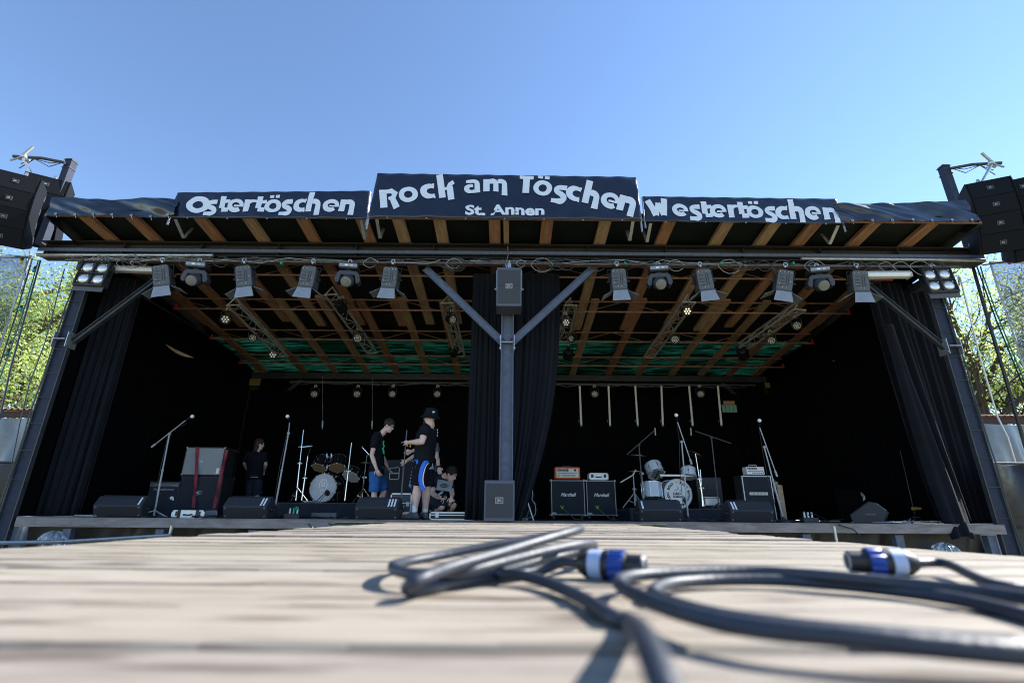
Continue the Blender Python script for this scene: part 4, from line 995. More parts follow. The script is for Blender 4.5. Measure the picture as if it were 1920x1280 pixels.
q = MB(); q.ball((.17, -.19, .33), (.035, .006, .028)); q.ball((.2, -.19, .3), (.016, .006, .018)); q.build('sticker', m_white, r_)
p = at(385, 930, 9.7); r_ = cabinet('bass_cabinet', 'large black speaker cabinet under the grey flecked one', 'speaker cabinet', (p.x, p.y, ZF), R(2), .76, .45, .72, m_amp, m_ampcloth)
q = MB(); q.tube([(-.02 + .065 * math.cos(a) + .02 * math.sin(a), -.234, .42 + .035 * math.sin(a)) for a in np.linspace(0, 6.283, 24)], .004, 5); q.box((-.02, -.236, .42), (.05, .006, .03)); q.build('oval_badge', m_greyl, r_)
zt = ZF + .725
p2 = at(393, 866, 9.7); r_ = cabinet('guitar_cabinet', 'grey flecked speaker cabinet strapped on top of the black one', 'speaker cabinet', (p2.x, p2.y, zt), R(2), .74, .42, .53, m_amp, m_fleck)
q = MB(); q.box((-.03, -.222, .26), (.07, .008, .035)); q.build('badge', m_greyl, r_)
q = MB(); q.box((.3, -.222, .09), (.05, .008, .1)); q.build('sticker', m_white, r_)
q = MB()
for x in (-.35, .35):
    for z in (.02, .51): q.ball((x, -.21, z), .022, 8, 6)
q.build('metal_corners', m_chrome, r_)
for k, (a_, m_, c) in enumerate((((370, 838), (368, 890), (362, 952)), ((425, 843), (414, 892), (401, 953)))):
    A_, B_, C_ = at(*a_, 9.45), at(*m_, 9.42), at(*c, 9.4); q = MB(); n = 14; fs = []
    for i in range(n + 1):
        t = i / n; P = A_.lerp(B_, t * 2) if t < .5 else B_.lerp(C_, t * 2 - 1); tw = R(75) * math.sin(t * 3.14 * 2) ** 2; w_ = .028
        fs += [(P.x - w_ * math.cos(tw), P.y - w_ * math.sin(tw), P.z), (P.x + w_ * math.cos(tw), P.y + w_ * math.sin(tw), P.z)]
    q.add(fs, [(2 * i, 2 * i + 1, 2 * i + 3, 2 * i + 2) for i in range(n)])
    q.add([(A_.x - .028, 9.45, A_.z), (A_.x + .028, 9.45, A_.z), (A_.x + .028, 9.95, A_.z + .004), (A_.x - .028, 9.95, A_.z + .004)], [(0, 1, 2, 3)])
    tag(q.build('ratchet_strap', m_strap, solid=.003), ('left' if k == 0 else 'right') + ' red strap tying the flecked cabinet down', 'strap', 'red straps round the cabinet stack')
def flightcase(name, label, c, W, D, H, body, rz=0, handle=True, cat='case', bands=True):
    r_ = thing(name, label, cat, c, rz, local=True); q = MB(); q.box((0, 0, H / 2), (W, D, H)); q.build('shell', body, r_, bev=.01)
    q = MB(); edged(q, W, D, H, .022); q.box((0, 0, H * .62), (W + .008, D + .008, .014)); q.build('edging', m_silver, r_)
    q = MB()
    for s in (-1, 1): q.box((s * W * .33, -D / 2 - .008, H * .58), (.05, .014, .07))
    if handle: q.tube([(-.06, -D / 2 - .01, H * .5), (-.05, -D / 2 - .035, H * .4), (.05, -D / 2 - .035, H * .4), (.06, -D / 2 - .01, H * .5)], .01, 6)
    q.build('catches', m_black if body is m_silver else m_silver, r_)
    if bands:
        q = MB()
        for s in (-1, 1): q.box((s * W * .28, 0, H / 2), (W * .1, D + .01, H + .01))
        q.build('dark_bands', m_black, r_)
    return r_
p = at(362, 962, 8.5); flightcase('silver_case', 'flat silver case with dark bands lying before the cabinet stack', (p.x, 8.55, ZF), .52, .36, .115, m_silver)
p = at(800, 966, 9.0)
flightcase('flight_case', 'silver edged grey flight case standing behind the stage monitor with three stripes', (at(756, 945, 9.1).x, 9.15, ZF), .36, .5, .42, m_panel, bands=False)
flightcase('pedal_case', 'long flat black case lying in front of the crouching man', (at(848, 972, 8.5).x, 8.6, ZF), .72, .35, .12, m_amp, bands=False, handle=False)
p = at(752, 900, 10.8); r_ = cabinet('tall_loudspeaker', 'tall dark loudspeaker with a big side handle behind the standing men', 'loudspeaker', (p.x, p.y, ZF), 0, .6, .6, 1.14, m_amp, m_ampcloth, corners=False)
q = MB(); q.tube([(-.17, -.33, .77), (-.17, -.33, .97), (.0, -.33, .99), (.02, -.33, .97), (.02, -.33, .77), (0, -.33, .75), (-.15, -.33, .75), (-.17, -.33, .77)], .01, 6); q.box((-.07, -.33, .87), (.18, .02, .02)); q.build('handle', m_greyl, r_)
# right group
def script_cab(px, px2, label, Y, W, lab2):
    p = at((px + px2) / 2, 940, Y); r_ = cabinet('guitar_cabinet', label, 'speaker cabinet', (p.x, Y, ZF), 0, W, .36, .74, m_amp, m_ampcloth, m_greyl, .075, group='twin black cabinets under the orange amplifier')
    q = MB(); text_mb(q, 'Marshall', .1, frT(.0, -.192, .5), .002, .002, .95, shear=.35); q.build('lettering', m_white, r_)
    q = MB(); q.box((-W / 2 + .07, -.19, .125), (.09, .008, .035)); q.build('plate', m_greyl, r_)
    return r_
script_cab(1031, 1096, 'left one of the twin black cabinets, carrying the orange amplifier head', 11.3, .745, '')
script_cab(1097, 1153, 'right one of the twin black cabinets, carrying the small silver case', 11.36, .655, '')
p = at(1063, 892, 11.3); r_ = thing('amplifier_head', 'orange amplifier head with a white front panel on the twin cabinets', 'amplifier', (p.x, 11.3, ZF + .82), local=True)
q = MB(); q.box((0, 0, .14), (.56, .25, .26)); q.build('case', m_orange, r_, bev=.03)
q = MB(); q.box((0, -.124, .14), (.48, .012, .19)); fp = q.build('front_panel', m_cream, r_, bev=.004)
q = MB(); text_mb(q, 'ORANGE', .07, frT(-.1, -.133, .195), .001, .003, .85); q.box((0, -.133, .13), (.42, .003, .012)); 
for k in range(9): q.cyl((-.12 + .035 * k, -.13, .085), (-.12 + .035 * k, -.145, .085), .011, 8)
q.box((-.2, -.133, .085), (.02, .004, .03)); q.box((-.17, -.133, .085), (.012, .004, .02)); q.box((.17, -.133, .2), (.045, .003, .045)); q.build('markings_and_knobs', m_ink, fp)
q = MB(); q.tube([(-.1, 0, .27), (-.09, 0, .3), (.09, 0, .3), (.1, 0, .27)], .01, 6); q.build('handle', m_black, r_)
flightcase('small_silver_case', 'little silver carrying case resting on the right twin cabinet', (at(1120, 900, 11.36).x, 11.3, ZF + .82), .42, .26, .14, m_silver, bands=False)
q = MB(); c = at(1095, 903, 11.2)
for k, px in enumerate((1054, 1120)):
    c = at(px, 952, 11.0); r_ = thing('amp_microphone', ('left' if k == 0 else 'right') + ' small microphone with yellow-green marks pointed at the twin cabinets', 'microphone', c, group='microphones before the twin cabinets', local=True)
    q = MB(); q.ball((0, 0, 0), .024, 8, 6); q.ball((-.03, 0, .035), .014, 8, 6); q.ball((.02, 0, .03), .016, 8, 6); q.build('mic_marks', mat('lime_tape', (.35, .5, .05)), r_)
    q = MB(); q.cyl((.02, 0, -.01), (.28, -.05, -.24), .009, 6); q.cyl((.28, -.05, -.24), (.28, -.05, ZF - c.z + .01), .008, 6); q.tube([(.28, -.05, ZF - c.z + .01), (.36, -.1, ZF - c.z + .01), (.45, .0, ZF - c.z + .01)], .008, 6); q.build('short_stand', m_greyd, r_)
p = at(1415, 930, 10.0); r_ = cabinet('white_edged_cabinet', 'black cabinet with white edges carrying the small white amplifier', 'speaker cabinet', (p.x, 10.0, ZF), R(-2), .58, .36, .84, m_amp, m_ampcloth, m_white, 0, corners=False)
q = MB(); q.box((0, -.19, .5), (.34, .01, .05)); pl = q.build('plate', m_cream, r_)
q = MB(); [q.box((-.13 + .026 * k, -.197, .5), (.016 if k % 3 else .01, .003, .018)) for k in range(11)]; q.build('plate_lettering', m_ink, pl)
p = at(1412, 880, 10.0); r_ = thing('small_amplifier_head', 'small white amplifier with a carrying handle on the white-edged cabinet', 'amplifier', (p.x, 10.0, ZF + .845), R(-2), local=True)
q = MB(); q.box((0, 0, .085), (.34, .2, .15)); cs = q.build('case', m_white, r_, bev=.008)
q = MB(); text_mb(q, 'ORANGE', .05, frT(-.06, -.103, .125), .001, .002, .9); 
for k in range(6): q.cyl((-.06 + .04 * k, -.1, .04), (-.06 + .04 * k, -.115, .04), .009, 8)
q.build('markings_and_knobs', m_ink, cs)
q = MB(); q.box((0, -.102, .075), (.3, .004, .014)); q.build('red_stripe', m_red, cs)
q = MB(); q.tube([(-.08, 0, .16), (-.075, 0, .2), (.075, 0, .2), (.08, 0, .16)], .009, 6); q.build('handle', m_greyl, r_)
q = MB(); a_, b_ = at(1461, 909, 9.8), at(1470, 972, 9.6); q.bar(a_, (b_.x, b_.y, ZF), .1, .03, up=(0, 1, 0)); tag(q.build('plank', m_wood2), 'pale board leaning beside the white-edged cabinet', 'board')
q = MB(); q.bar(at(1456, 903, 9.9), at(1446, 930, 9.9), .05, .03, up=(0, 1, 0)); tag(q.build('short_board', m_wood2), 'short slanting board end behind the white-edged cabinet', 'board')
# dark things at the right
p = at(1597, 940, 9.3); r_ = thing('tilted_speaker', 'dark speaker standing behind the side-on monitor, with white chevron marks', 'loudspeaker', (p.x, 9.3, ZF), R(30), local=True)
q = MB(); q.box((0, 0, .28), (.35, .35, .56)); q.build('cabinet', m_cloth, r_, bev=.01)
q = MB()
for k in range(2): q.bar((.0, -.182, .5 - k * .04), (.11, -.182, .44 - k * .03), .004, .016); q.bar((.11, -.182, .44 - k * .03), (.03, -.182, .4 - k * .03), .004, .014)
q.build('chevron_marks', m_white, r_)
# guitar case and guitar by the post
r_ = thing('guitar', 'black guitar propped against a stand just right of the centre post speaker', 'guitar', (at(990, 950, 8.7).x, 8.7, ZF), R(-20), rot=(R(-8), R(-6), R(-25)), local=True)
pts = []
for k in range(40):
    a = 2 * math.pi * k / 40; z = .30 - .27 * math.cos(a) ; rr_ = .17 if z < .3 else .13
    wv = (.165 * math.exp(-((z - .16) / .16) ** 4) + .125 * math.exp(-((z - .44) / .12) ** 4)); x = math.copysign(max(wv, .09 if .1 < z < .5 else .0), math.sin(a)) if abs(math.sin(a)) > .05 else 0
    pts.append((x, z))
q = MB(); q.prism(pts, -.05, .05); q.build('body', m_drumb, r_, bev=.006)
q = MB(); q.tube([(x * 1.01, -.052, z) for x, z in pts + pts[:1]], .006, 5); q.build('binding', m_greyl, r_)
q = MB(); q.box((0, -.06, .32), (.05, .03, .1)); q.bar((0, -.06, .5), (0, -.06, .62), .045, .02, up=(0, 1, 0)); q.build('neck', m_amp, r_)
q = MB(); a_, b_ = at(980, 912, 8.4), at(1000, 978, 8.4); r_ = thing('folding_stand', 'thin chrome stand leaning in front of the black guitar', 'stand', (b_.x, 8.4, ZF))
q.cyl(a_, (b_.x, 8.4, ZF), .014, 8); q.cyl(a_, at(989, 915, 8.5), .01, 6); q.cyl(at(994, 950, 8.4), (b_.x - .12, 8.5, ZF), .01, 6); q.build('tubes', m_galv, r_, smooth=True)
q = MB(); q.box((at(979, 962, 8.9).x, 8.9, ZF + .13), (.17, .1, .08)); q.box((at(979, 975, 8.9).x, 8.9, ZF + .05), (.2, .14, .1)); tag(q.build('small_box', m_silver, bev=.01), 'small silver box on the floor behind the centre post speaker', 'box')

# ---------------------------------------------------------------- drum risers and kits
def riser(x0, x1, Yf, Yb, h, label):
    r_ = thing('drum_riser', label, 'riser', ((x0 + x1) / 2, (Yf + Yb) / 2, ZF)); q = MB(); q.box(((x0 + x1) / 2, (Yf + Yb) / 2, ZF + h - .03), (x1 - x0, Yb - Yf, .06)); q.build('platform', m_dsteel, r_, bev=.004)
    q = MB(); q.grid(lambda u, v: (x0 + (x1 - x0) * u, Yf - .006 - .012 * math.sin(u * 40) * v, ZF + (h - .01) * (1 - v)), 60, 6); q.box(((x0 + x1) / 2, (Yf + Yb) / 2 + .02, ZF + (h - .06) / 2), (x1 - x0 - .02, Yb - Yf - .04, h - .07)); q.build('carpet_skirt', m_carpet, r_, smooth=True)
zr1 = at(600, 942, 10.0).z; zr2 = at(1300, 953, 10.0).z
riser(at(507, 950, 10).x, at(672, 950, 10).x, 10.0, 12.2, zr1 - ZF, 'carpet fronted riser under the black drum kit')
riser(at(1181, 960, 10).x, at(1372, 960, 10).x, 10.0, 12.2, zr2 - ZF, 'carpet fronted riser under the white drum kit')
def drum(name, parent, c, rad, dep, axis, shell, hf, hb, lugs=8, hoop=None):
    c = V(c); T = M4.Translation(c) @ V(axis).to_track_quat('Y', 'Z').to_matrix().to_4x4()      # +Y local = front head direction
    q = MB(); q.loft([[tuple(T @ V((rad * math.cos(t), y_, rad * math.sin(t)))) for t in np.linspace(0, 6.283, 33)[:-1]] for y_ in (-dep / 2, dep / 2)]); sh = q.build(name, shell, parent, smooth=True)
    hd = []
    for s, m_ in ((1, hf), (-1, hb)):
        q = MB(); q.loft([[tuple(T @ V((a * math.cos(t), s * (dep / 2 + y_), a * math.sin(t)))) for t in np.linspace(0, 6.283, 33)[:-1]] for y_, a in ((.001, rad * .985), (.008, rad * .97), (.009, .01))]); hd.append(q.build('head', m_, sh, smooth=True))
        q = MB(); q.tube([tuple(T @ V((rad * 1.02 * math.cos(t), s * (dep / 2 - .006), rad * 1.02 * math.sin(t)))) for t in np.linspace(0, 6.283, 33)], .012 if rad > .25 else .007, 6); q.build('hoop', hoop or m_chrome, sh, smooth=True)
    q = MB()
    for k in range(lugs):
        t = 2 * math.pi * (k + .5) / lugs
        a, b_ = [T @ V((rad * 1.035 * math.cos(t), y_, rad * 1.035 * math.sin(t))) for y_ in (-dep / 2, dep / 2)]
        q.cyl(a, b_, .004, 5); q.cyl(a.lerp(b_, .42), a.lerp(b_, .58), .012, 8); q.ball(b_, .012, 6, 5)
    q.build('lugs', m_chrome, sh); return sh, T, hd
def cstand(parent, b_, t, legs=True, mt=None, name='cymbal_stand'):
    b_, t = V(b_), V(t); q = MB(); q.cyl(b_ + V((0, 0, .05)), b_.lerp(t, .55), .016, 8); q.cyl(b_.lerp(t, .5), t, .011, 8); q.ball(b_.lerp(t, .55), .028, 8, 6); q.cyl(b_.lerp(t, .53) + V((-.04, 0, 0)), b_.lerp(t, .53) + V((.05, 0, 0)), .008, 6)
    if legs:
        for k in range(3):
            a = R(30 + 120 * k); e = V((b_.x + .26 * math.cos(a), b_.y + .26 * math.sin(a), b_.z + .01)); q.cyl(b_ + V((0, 0, .3)), e, .011, 6); q.cyl(b_ + V((0, 0, .1)), b_ + V((.13 * math.cos(a), .13 * math.sin(a), .15)), .007, 5)
    return q.build(name, mt or m_chrome, parent, smooth=True)
def P(px, py, Y): return at(px, py, Y)
# black kit
zk = zr1
kit = thing('drum_kit', 'black drum kit with a coffin emblem on its grey bass drum head', 'drum kit', (at(620, 940, 10.6).x, 10.8, zk))
rad = .285; c = P(604, 911, 10.6); c.z = zk + rad + .02
sh, T, hd = drum('bass_drum', kit, (c.x + .03, 10.85, c.z), rad, .42, (-.12, -1, 0), m_drumb, m_head, m_tan, 10, m_drumb)
q = MB(); dy = .21 + .0115
def onhead(pts, off=.0): return [tuple(T @ V((x, dy + off, z))) for x, z in pts]
cof = [(-.045, .17), (.055, .17), (.1, .07), (.055, -.13), (-.02, -.13), (-.09, .07)]
cofi = [(x * .84 + .0, z * .88 + .002) for x, z in cof]
S_ = -1   # local x is mirrored on the front head
q.add(onhead([(S_ * x - 0, z) for x, z in cof + cofi]), [(i, (i + 1) % 6, (i + 1) % 6 + 6, i + 6) for i in range(6)])
for cx, cz, r1 in ((.005, .07, .055), (.01, -.05, .03)):
    star = [((r1 if k % 2 else r1 * .7) * math.cos(k * .3927) + cx, (r1 if k % 2 else r1 * .7) * math.sin(k * .3927) + cz) for k in range(16)]; si = [((x - cx) * .5 + cx, (z - cz) * .5 + cz) for x, z in star]
    q.add(onhead([(S_ * x, z) for x, z in star + si]), [(i, (i + 1) % 16, (i + 1) % 16 + 16, i + 16) for i in range(16)])
q.build('coffin_emblem', m_white, hd[0])
q = MB(); q.ball((0, 0, 0), (.055, .012, .055), 16, 6, T @ M4.Translation((S_ * .12, dy, -.11))); q.build('port_hole', m_ink, hd[0], smooth=True)
q = MB(); 
for s in (-1, 1): q.cyl(T @ V((s * .27, .1, -.1)), T @ V((s * .36, .22, -rad - .015)), .01, 6)
q.build('spurs', m_chrome, kit)
for px, py, rx_ in ((603, 868, -.12), (634, 868, .1)):
    drum('rack_tom', kit, P(px, py, 10.75), .155 if px < 610 else .165, .24, (rx_, -.42, -.72), m_drumb, m_tan, m_head, 6)
q = MB(); q.cyl(P(618, 880, 10.7), (c.x + .1, 10.8, c.z + rad), .018, 8); q.cyl(P(613, 850, 10.7), P(613, 878, 10.7), .014, 8); q.cyl(P(621, 850, 10.7), P(621, 878, 10.7), .014, 8); q.cyl(P(608, 865, 10.7), P(628, 865, 10.7), .012, 8); q.build('tom_holder', m_chrome, kit)
drum('snare_drum', kit, P(661, 888, 10.9), .18, .15, (-.15, -.5, -.75), m_drumb, m_head, m_head, 8)
for b_, t in (((554, 941), (569, 806)), ((565, 941), (577, 855)), ((646, 940), (659, 830)), ((678, 940), (688, 853))): cstand(kit, (P(*b_, 10.5).x, 10.5, zk), P(*t, 10.5), b_[0] in (554, 678))
q = MB(); q.cyl(P(577, 855, 10.5), P(585, 832, 10.6), .01, 6); q.cyl(P(560, 838, 10.5), P(586, 836, 10.6), .009, 6); q.cyl(P(679, 838, 10.5), P(692, 852, 10.5), .009, 6); q.ball(P(679, 838, 10.5), .025, 8, 6); q.ball(P(562, 837, 10.5), .018, 8, 6); q.ball(P(584, 836, 10.5), .022, 8, 6); q.build('stand_arms', m_chrome, kit)
q = MB(); q.loft([[(P(687, 868, 10.9).x + a * math.cos(t), 10.95 + a * math.sin(t), P(687, 868, 10.9).z + h) for t in np.linspace(0, 6.283, 25)[:-1]] for h, a in ((-.002, .17), (.004, .17), (.02, .04), (.03, .01))]); q.build('hi_hat', m_brass, kit, smooth=True)
q = MB(); q.box((c.x, 10.4, zk + .012), (.3, .25, .02)); q.cyl(P(585, 948, 10.3), P(609, 924, 10.45), .009, 6); q.cyl(P(592, 948, 10.3), P(611, 926, 10.45), .006, 6); q.ball(P(613, 922, 10.45), .045, 12, 8); q.build('drum_microphone', m_blackm, kit)
q = MB(); q.box(P(598, 943, 10.3), (.14, .1, .03)); q.cyl((P(563, 946, 10.2).x, 10.3, zk + .03), (P(588, 946, 10.2).x, 10.4, zk + .02), .012, 6); q.build('pedal_parts', m_greyl, kit)
# white kit
zk = zr2
kit = thing('drum_kit', 'white drum kit with a lettered round bass drum head', 'drum kit', (at(1270, 950, 10.6).x, 10.8, zk))
c = P(1271, 921, 10.7); rad = .285
sh, T, hd = drum('bass_drum', kit, (c.x - .02, 10.9, zk + rad + .015), rad, .42, (.1, -1, 0), m_drumw, m_white, m_white, 10, m_drumw)
q = MB(); dy = .21 + .0115; txt = 'KING ROYAL DRUMS \u2022 UDO ROSS \u2022 '
import builtins
for i, ch in enumerate(txt):
    a = R(72) - i * 2 * math.pi / len(txt)
    if ch == ' ': continue
    Tl = T @ M4.Translation((-.222 * math.cos(a), dy, .222 * math.sin(a))) @ M4(((-1, 0, 0, 0), (0, 0, 1, 0), (0, 1, 0, 0), (0, 0, 0, 1))) @ M4.Rotation(a - math.pi / 2, 4, 'Z')
    text_mb(q, ch, .068, Tl, .0006, .0035)
star = [((.1 if k % 2 == 0 else .035) * math.sin(k * .628), (.1 if k % 2 == 0 else .035) * math.cos(k * .628) + .05) for k in range(10)]
sti = [(x * .75, (z - .05) * .75 + .05) for x, z in star]; q.add(onhead([(-x, z) for x, z in star + sti]), [(i, (i + 1) % 10, (i + 1) % 10 + 10, i + 10) for i in range(10)])
Tt = T @ M4.Translation((0, dy + .001, 0)) @ M4(((-1, 0, 0, 0), (0, 0, 1, 0), (0, 1, 0, 0), (0, 0, 0, 1)))
text_mb(q, 'DAS', .075, Tt @ M4.Translation((-.05, -.005, 0)), .0006, .003); text_mb(q, 'MUSIKHAUS', .045, Tt @ M4.Translation((0, -.065, 0)), .0006, .002)
q.build('head_lettering', m_ink, hd[0])
q = MB(); q.ball((0, 0, 0), (.055, .012, .055), 16, 6, T @ M4.Translation((-.13, dy + .002, -.13))); q.build('port_hole', m_ink, hd[0], smooth=True)
sh, T, hd = drum('rack_tom', kit, P(1227, 880, 10.6), .17, .26, (.12, -.55, -.8), m_drumw, m_greyl, m_white, 6)
q = MB()
for k in range(-2, 3): q.bar(T @ V((-.12, .142, k * .05)), T @ V((.12, .142, k * .05 + .05)), .003, .02, up=T.to_3x3() @ V((0, 0, 1)))
q.bar(T @ V((0, .144, -.13)), T @ V((0, .144, .13)), .003, .03, up=T.to_3x3() @ V((1, 0, 0))); q.build('head_stripes', m_ink, hd[0])
drum('rack_tom', kit, P(1291, 886, 10.6), .15, .19, (-.1, -.3, -.9), m_drumw, m_greyl, m_white, 6)
drum('floor_tom', kit, P(1222, 918, 10.7), .2, .3, (0, -.1, -1), m_drumw, m_greyl, m_white, 8)
q = MB(); q.box(P(1271, 891, 10.5), (.75, .03, .035)); q.build('rack_bar', m_galv, kit)
for b_, t in (((1207, 948), (1198, 832)), ((1191, 946), (1187, 886)), ((1320, 948), (1304, 850)), ((1318, 950), (1313, 880))): cstand(kit, (P(*b_, 10.45).x, 10.45, zk), P(*t, 10.45), b_[0] in (1191,), m_chrome if b_[0] > 1200 else m_greyl)
q = MB(); q.cyl(P(1163, 904, 10.3), P(1187, 890, 10.4), .013, 6); q.cyl(P(1187, 890, 10.4), P(1192, 880, 10.4), .012, 6); q.build('arm', m_galv, kit)
for px, py, r_, tl in ((1194, 855, .2, .1), (1302, 852, .18, .5), (1192, 884, .16, .05)):
    cc = P(px, py, 10.6); TT = M4.Translation(cc) @ M4.Rotation(tl, 4, 'Y'); q = MB(); q.loft([[tuple(TT @ V((a * math.cos(t), a * math.sin(t), h))) for t in np.linspace(0, 6.283, 25)[:-1]] for h, a in ((-.002, r_), (.003, r_), (.018, .04), (.03, .01))]); q.build('cymbal', m_brass, kit, smooth=True)
q = MB(); q.box(P(1333, 940, 10.7), (.3, .2, .13)); q.box(P(1333, 932, 10.58), (.32, .02, .02)); q.box(P(1333, 946, 10.58), (.32, .02, .02)); tag(q.build('small_rack_case', m_silver, bev=.005), 'small silver case on the riser right of the white drum kit', 'case')
q = MB(); p = P(1322, 900, 11.5); q.box((p.x, 11.5, ZF + .45), (.55, .4, .9)); tag(q.build('dark_cabinet', m_dsteel, bev=.01), 'dark upright cabinet behind the white drum kit on its right', 'cabinet')
# overhead microphone booms
def oh(bx, by, tp, a_, b_, mc, label):
    base = V((P(bx, by, 10.4).x, 10.4, zk)); r_ = thing('overhead_stand', label, 'microphone stand', base, group='overhead boom stands of the white drum kit'); q = MB(); q.cyl(base, P(*tp, 10.4), .012, 8); q.ball(P(*tp, 10.4), .03, 8, 6); q.build('pole', m_greyd, r_, smooth=True)
    q = MB(); q.cyl(P(*a_, 10.4), P(*b_, 10.4), .009, 6); q.build('boom', m_greyd, r_)
    for k in range(3):
        a = R(90 + 120 * k); q = MB(); q.cyl(base + V((0, 0, .12)), base + V((.22 * math.cos(a), .22 * math.sin(a), .01)), .009, 6); q.build('leg', m_greyd, r_)
    q = MB(); q.cyl(P(mc[0], mc[1] - 7, 10.4), P(mc[0] + 1, mc[1] + 7, 10.4), .014, 8); q.build('pencil_microphone', m_greyl, r_)
oh(1207, 950, (1198, 834), (1175, 852), (1228, 806), (1228, 809), 'overhead boom rising left of the white drum kit')
oh(1348, 950, (1334, 821), (1304, 808), (1371, 831), (1295, 809), 'overhead boom rising right of the white drum kit')
for px, l_ in ((605, 'small pencil microphone hanging over the left of the black drum kit'), (698, 'small pencil microphone hanging above the man in blue shorts')):
    q = MB(); q.cyl(P(px, 789, 10.6), P(px - .5, 800, 10.6), .014, 8); q.cyl(P(px - .5, 800, 10.6), P(px - .5, 804, 10.6), .008, 6); q.cyl(P(px, 789, 10.6), P(px, 705, 10.6), .002, 4); tag(q.build('hanging_microphone', m_greyl), l_, 'microphone')

# ---------------------------------------------------------------- small things along the stage edge
def cablecoil(px, py, Y, label, seed, n=7, sp=.35, mt=None):
    rn = random.Random(seed); p = P(px, py, Y); q = MB()
    for k in range(n):
        x, y_ = p.x + rn.uniform(-sp, sp), Y + rn.uniform(-.05, .15); pts = []
        for j in range(12): pts.append((x, y_, ZF + .008 + .004 * k + .02 * max(0, rn.gauss(0, .6)))); x += rn.uniform(-.14, .16); y_ += rn.uniform(-.06, .06)
        q.tube(pts, rn.choice((.004, .006, .007)), 5)
    tag(q.build('floor_cable', mt or m_rubber, smooth=True), label, 'cable', 'cables lying on the stage floor')
cablecoil(150, 962, 8.1, 'tangle of cable at the foot of the left drape', 1, 5, .15, m_greyl)
cablecoil(240, 965, 7.95, 'thin cable running past the leftmost stage monitor', 2, 4, .4)
cablecoil(395, 965, 8.3, 'cable loops beside the silver banded case', 3, 6, .3)
cablecoil(530, 968, 8.6, 'cables before the riser of the black drum kit', 4, 8, .5)
cablecoil(640, 970, 8.1, 'cable hanging loose left of the three-striped monitor', 5, 4, .25)
cablecoil(1320, 975, 8.2, 'cables between the two right-hand stage monitors', 6, 6, .3)
cablecoil(1520, 976, 8.4, 'cable jumble around the small stage box on the right', 7, 8, .35)
cablecoil(1690, 978, 8.2, 'pale cable loops in front of the side-on monitor', 8, 7, .3, m_greyl)
def stagebox(px, Y, label, cols):
    p = P(px, 970, Y); r_ = thing('stage_box', label, 'stage box', (p.x, Y, ZF), group='stage boxes with plugs', local=True); q = MB(); q.box((0, 0, .04), (.24, .14, .08)); q.build('box', m_speaker, r_, bev=.006)
    for k, c_ in enumerate(cols):
        q = MB(); q.cyl((-.06 + .06 * k, 0, .08), (-.06 + .06 * k, 0, .16), .014, 8); q.build('plug', c_, r_)
stagebox(549, 8.4, 'small stage box with a green plug near the left drum riser', [m_silver, m_greenp, m_silver]); 
q = MB(); q.ball(P(556, 953, 8.4), .035, 8, 6); tag(q.build('green_lamp', mat('green_glass', (.0, .3, .15), .2)), 'little green lamp on the stage box by the left drum riser', 'lamp')
stagebox(1516, 8.4, 'small stage box with upright white plugs right of the tall mic stand', [m_white, m_white, m_silver])
q = MB(); a_ = P(612, 966, 8.9); q.box((a_.x, 8.9, ZF + .05), (.42, .25, .09)); q.box((a_.x + .1, 8.77, ZF + .045), (.03, .01, .08)); tag(q.build('pedal_board', m_greyd, bev=.006), 'flat dark pedal board before the black drum kit riser', 'pedal board')
q = MB()
pts = [P(1505, 976, 8.4), P(1502, 962, 8.35), P(1508, 957, 8.3), P(1513, 968, 8.3)]; q.tube(pts, .007, 6)
pts = [P(1515, 965, 8.3), P(1525, 962, 8.2), P(1545, 972, 8.05), P(1556, 979, 7.95)]; q.tube(pts, .007, 6)
pts = [P(1556, 980, 7.95), P(1575, 984, 7.62), P(1600, 992, 7.58), P(1612, 1003, 7.58)]; q.tube(pts, .009, 6)
tag(q.build('black_cable', m_rubber, smooth=True), 'black cable arching from the stage box and drooping over the stage edge', 'cable')
q = MB(); pts = [P(575, 977, 7.85), P(578, 982, 7.62), P(588, 992, 7.58)]; q.tube(pts, .006, 5); q.tube([P(600, 972, 7.9), P(620, 983, 7.6), P(640, 986, 7.58)], .007, 5); tag(q.build('black_cable', m_rubber, smooth=True), 'thin cable drooping over the stage edge left of the green step', 'cable')
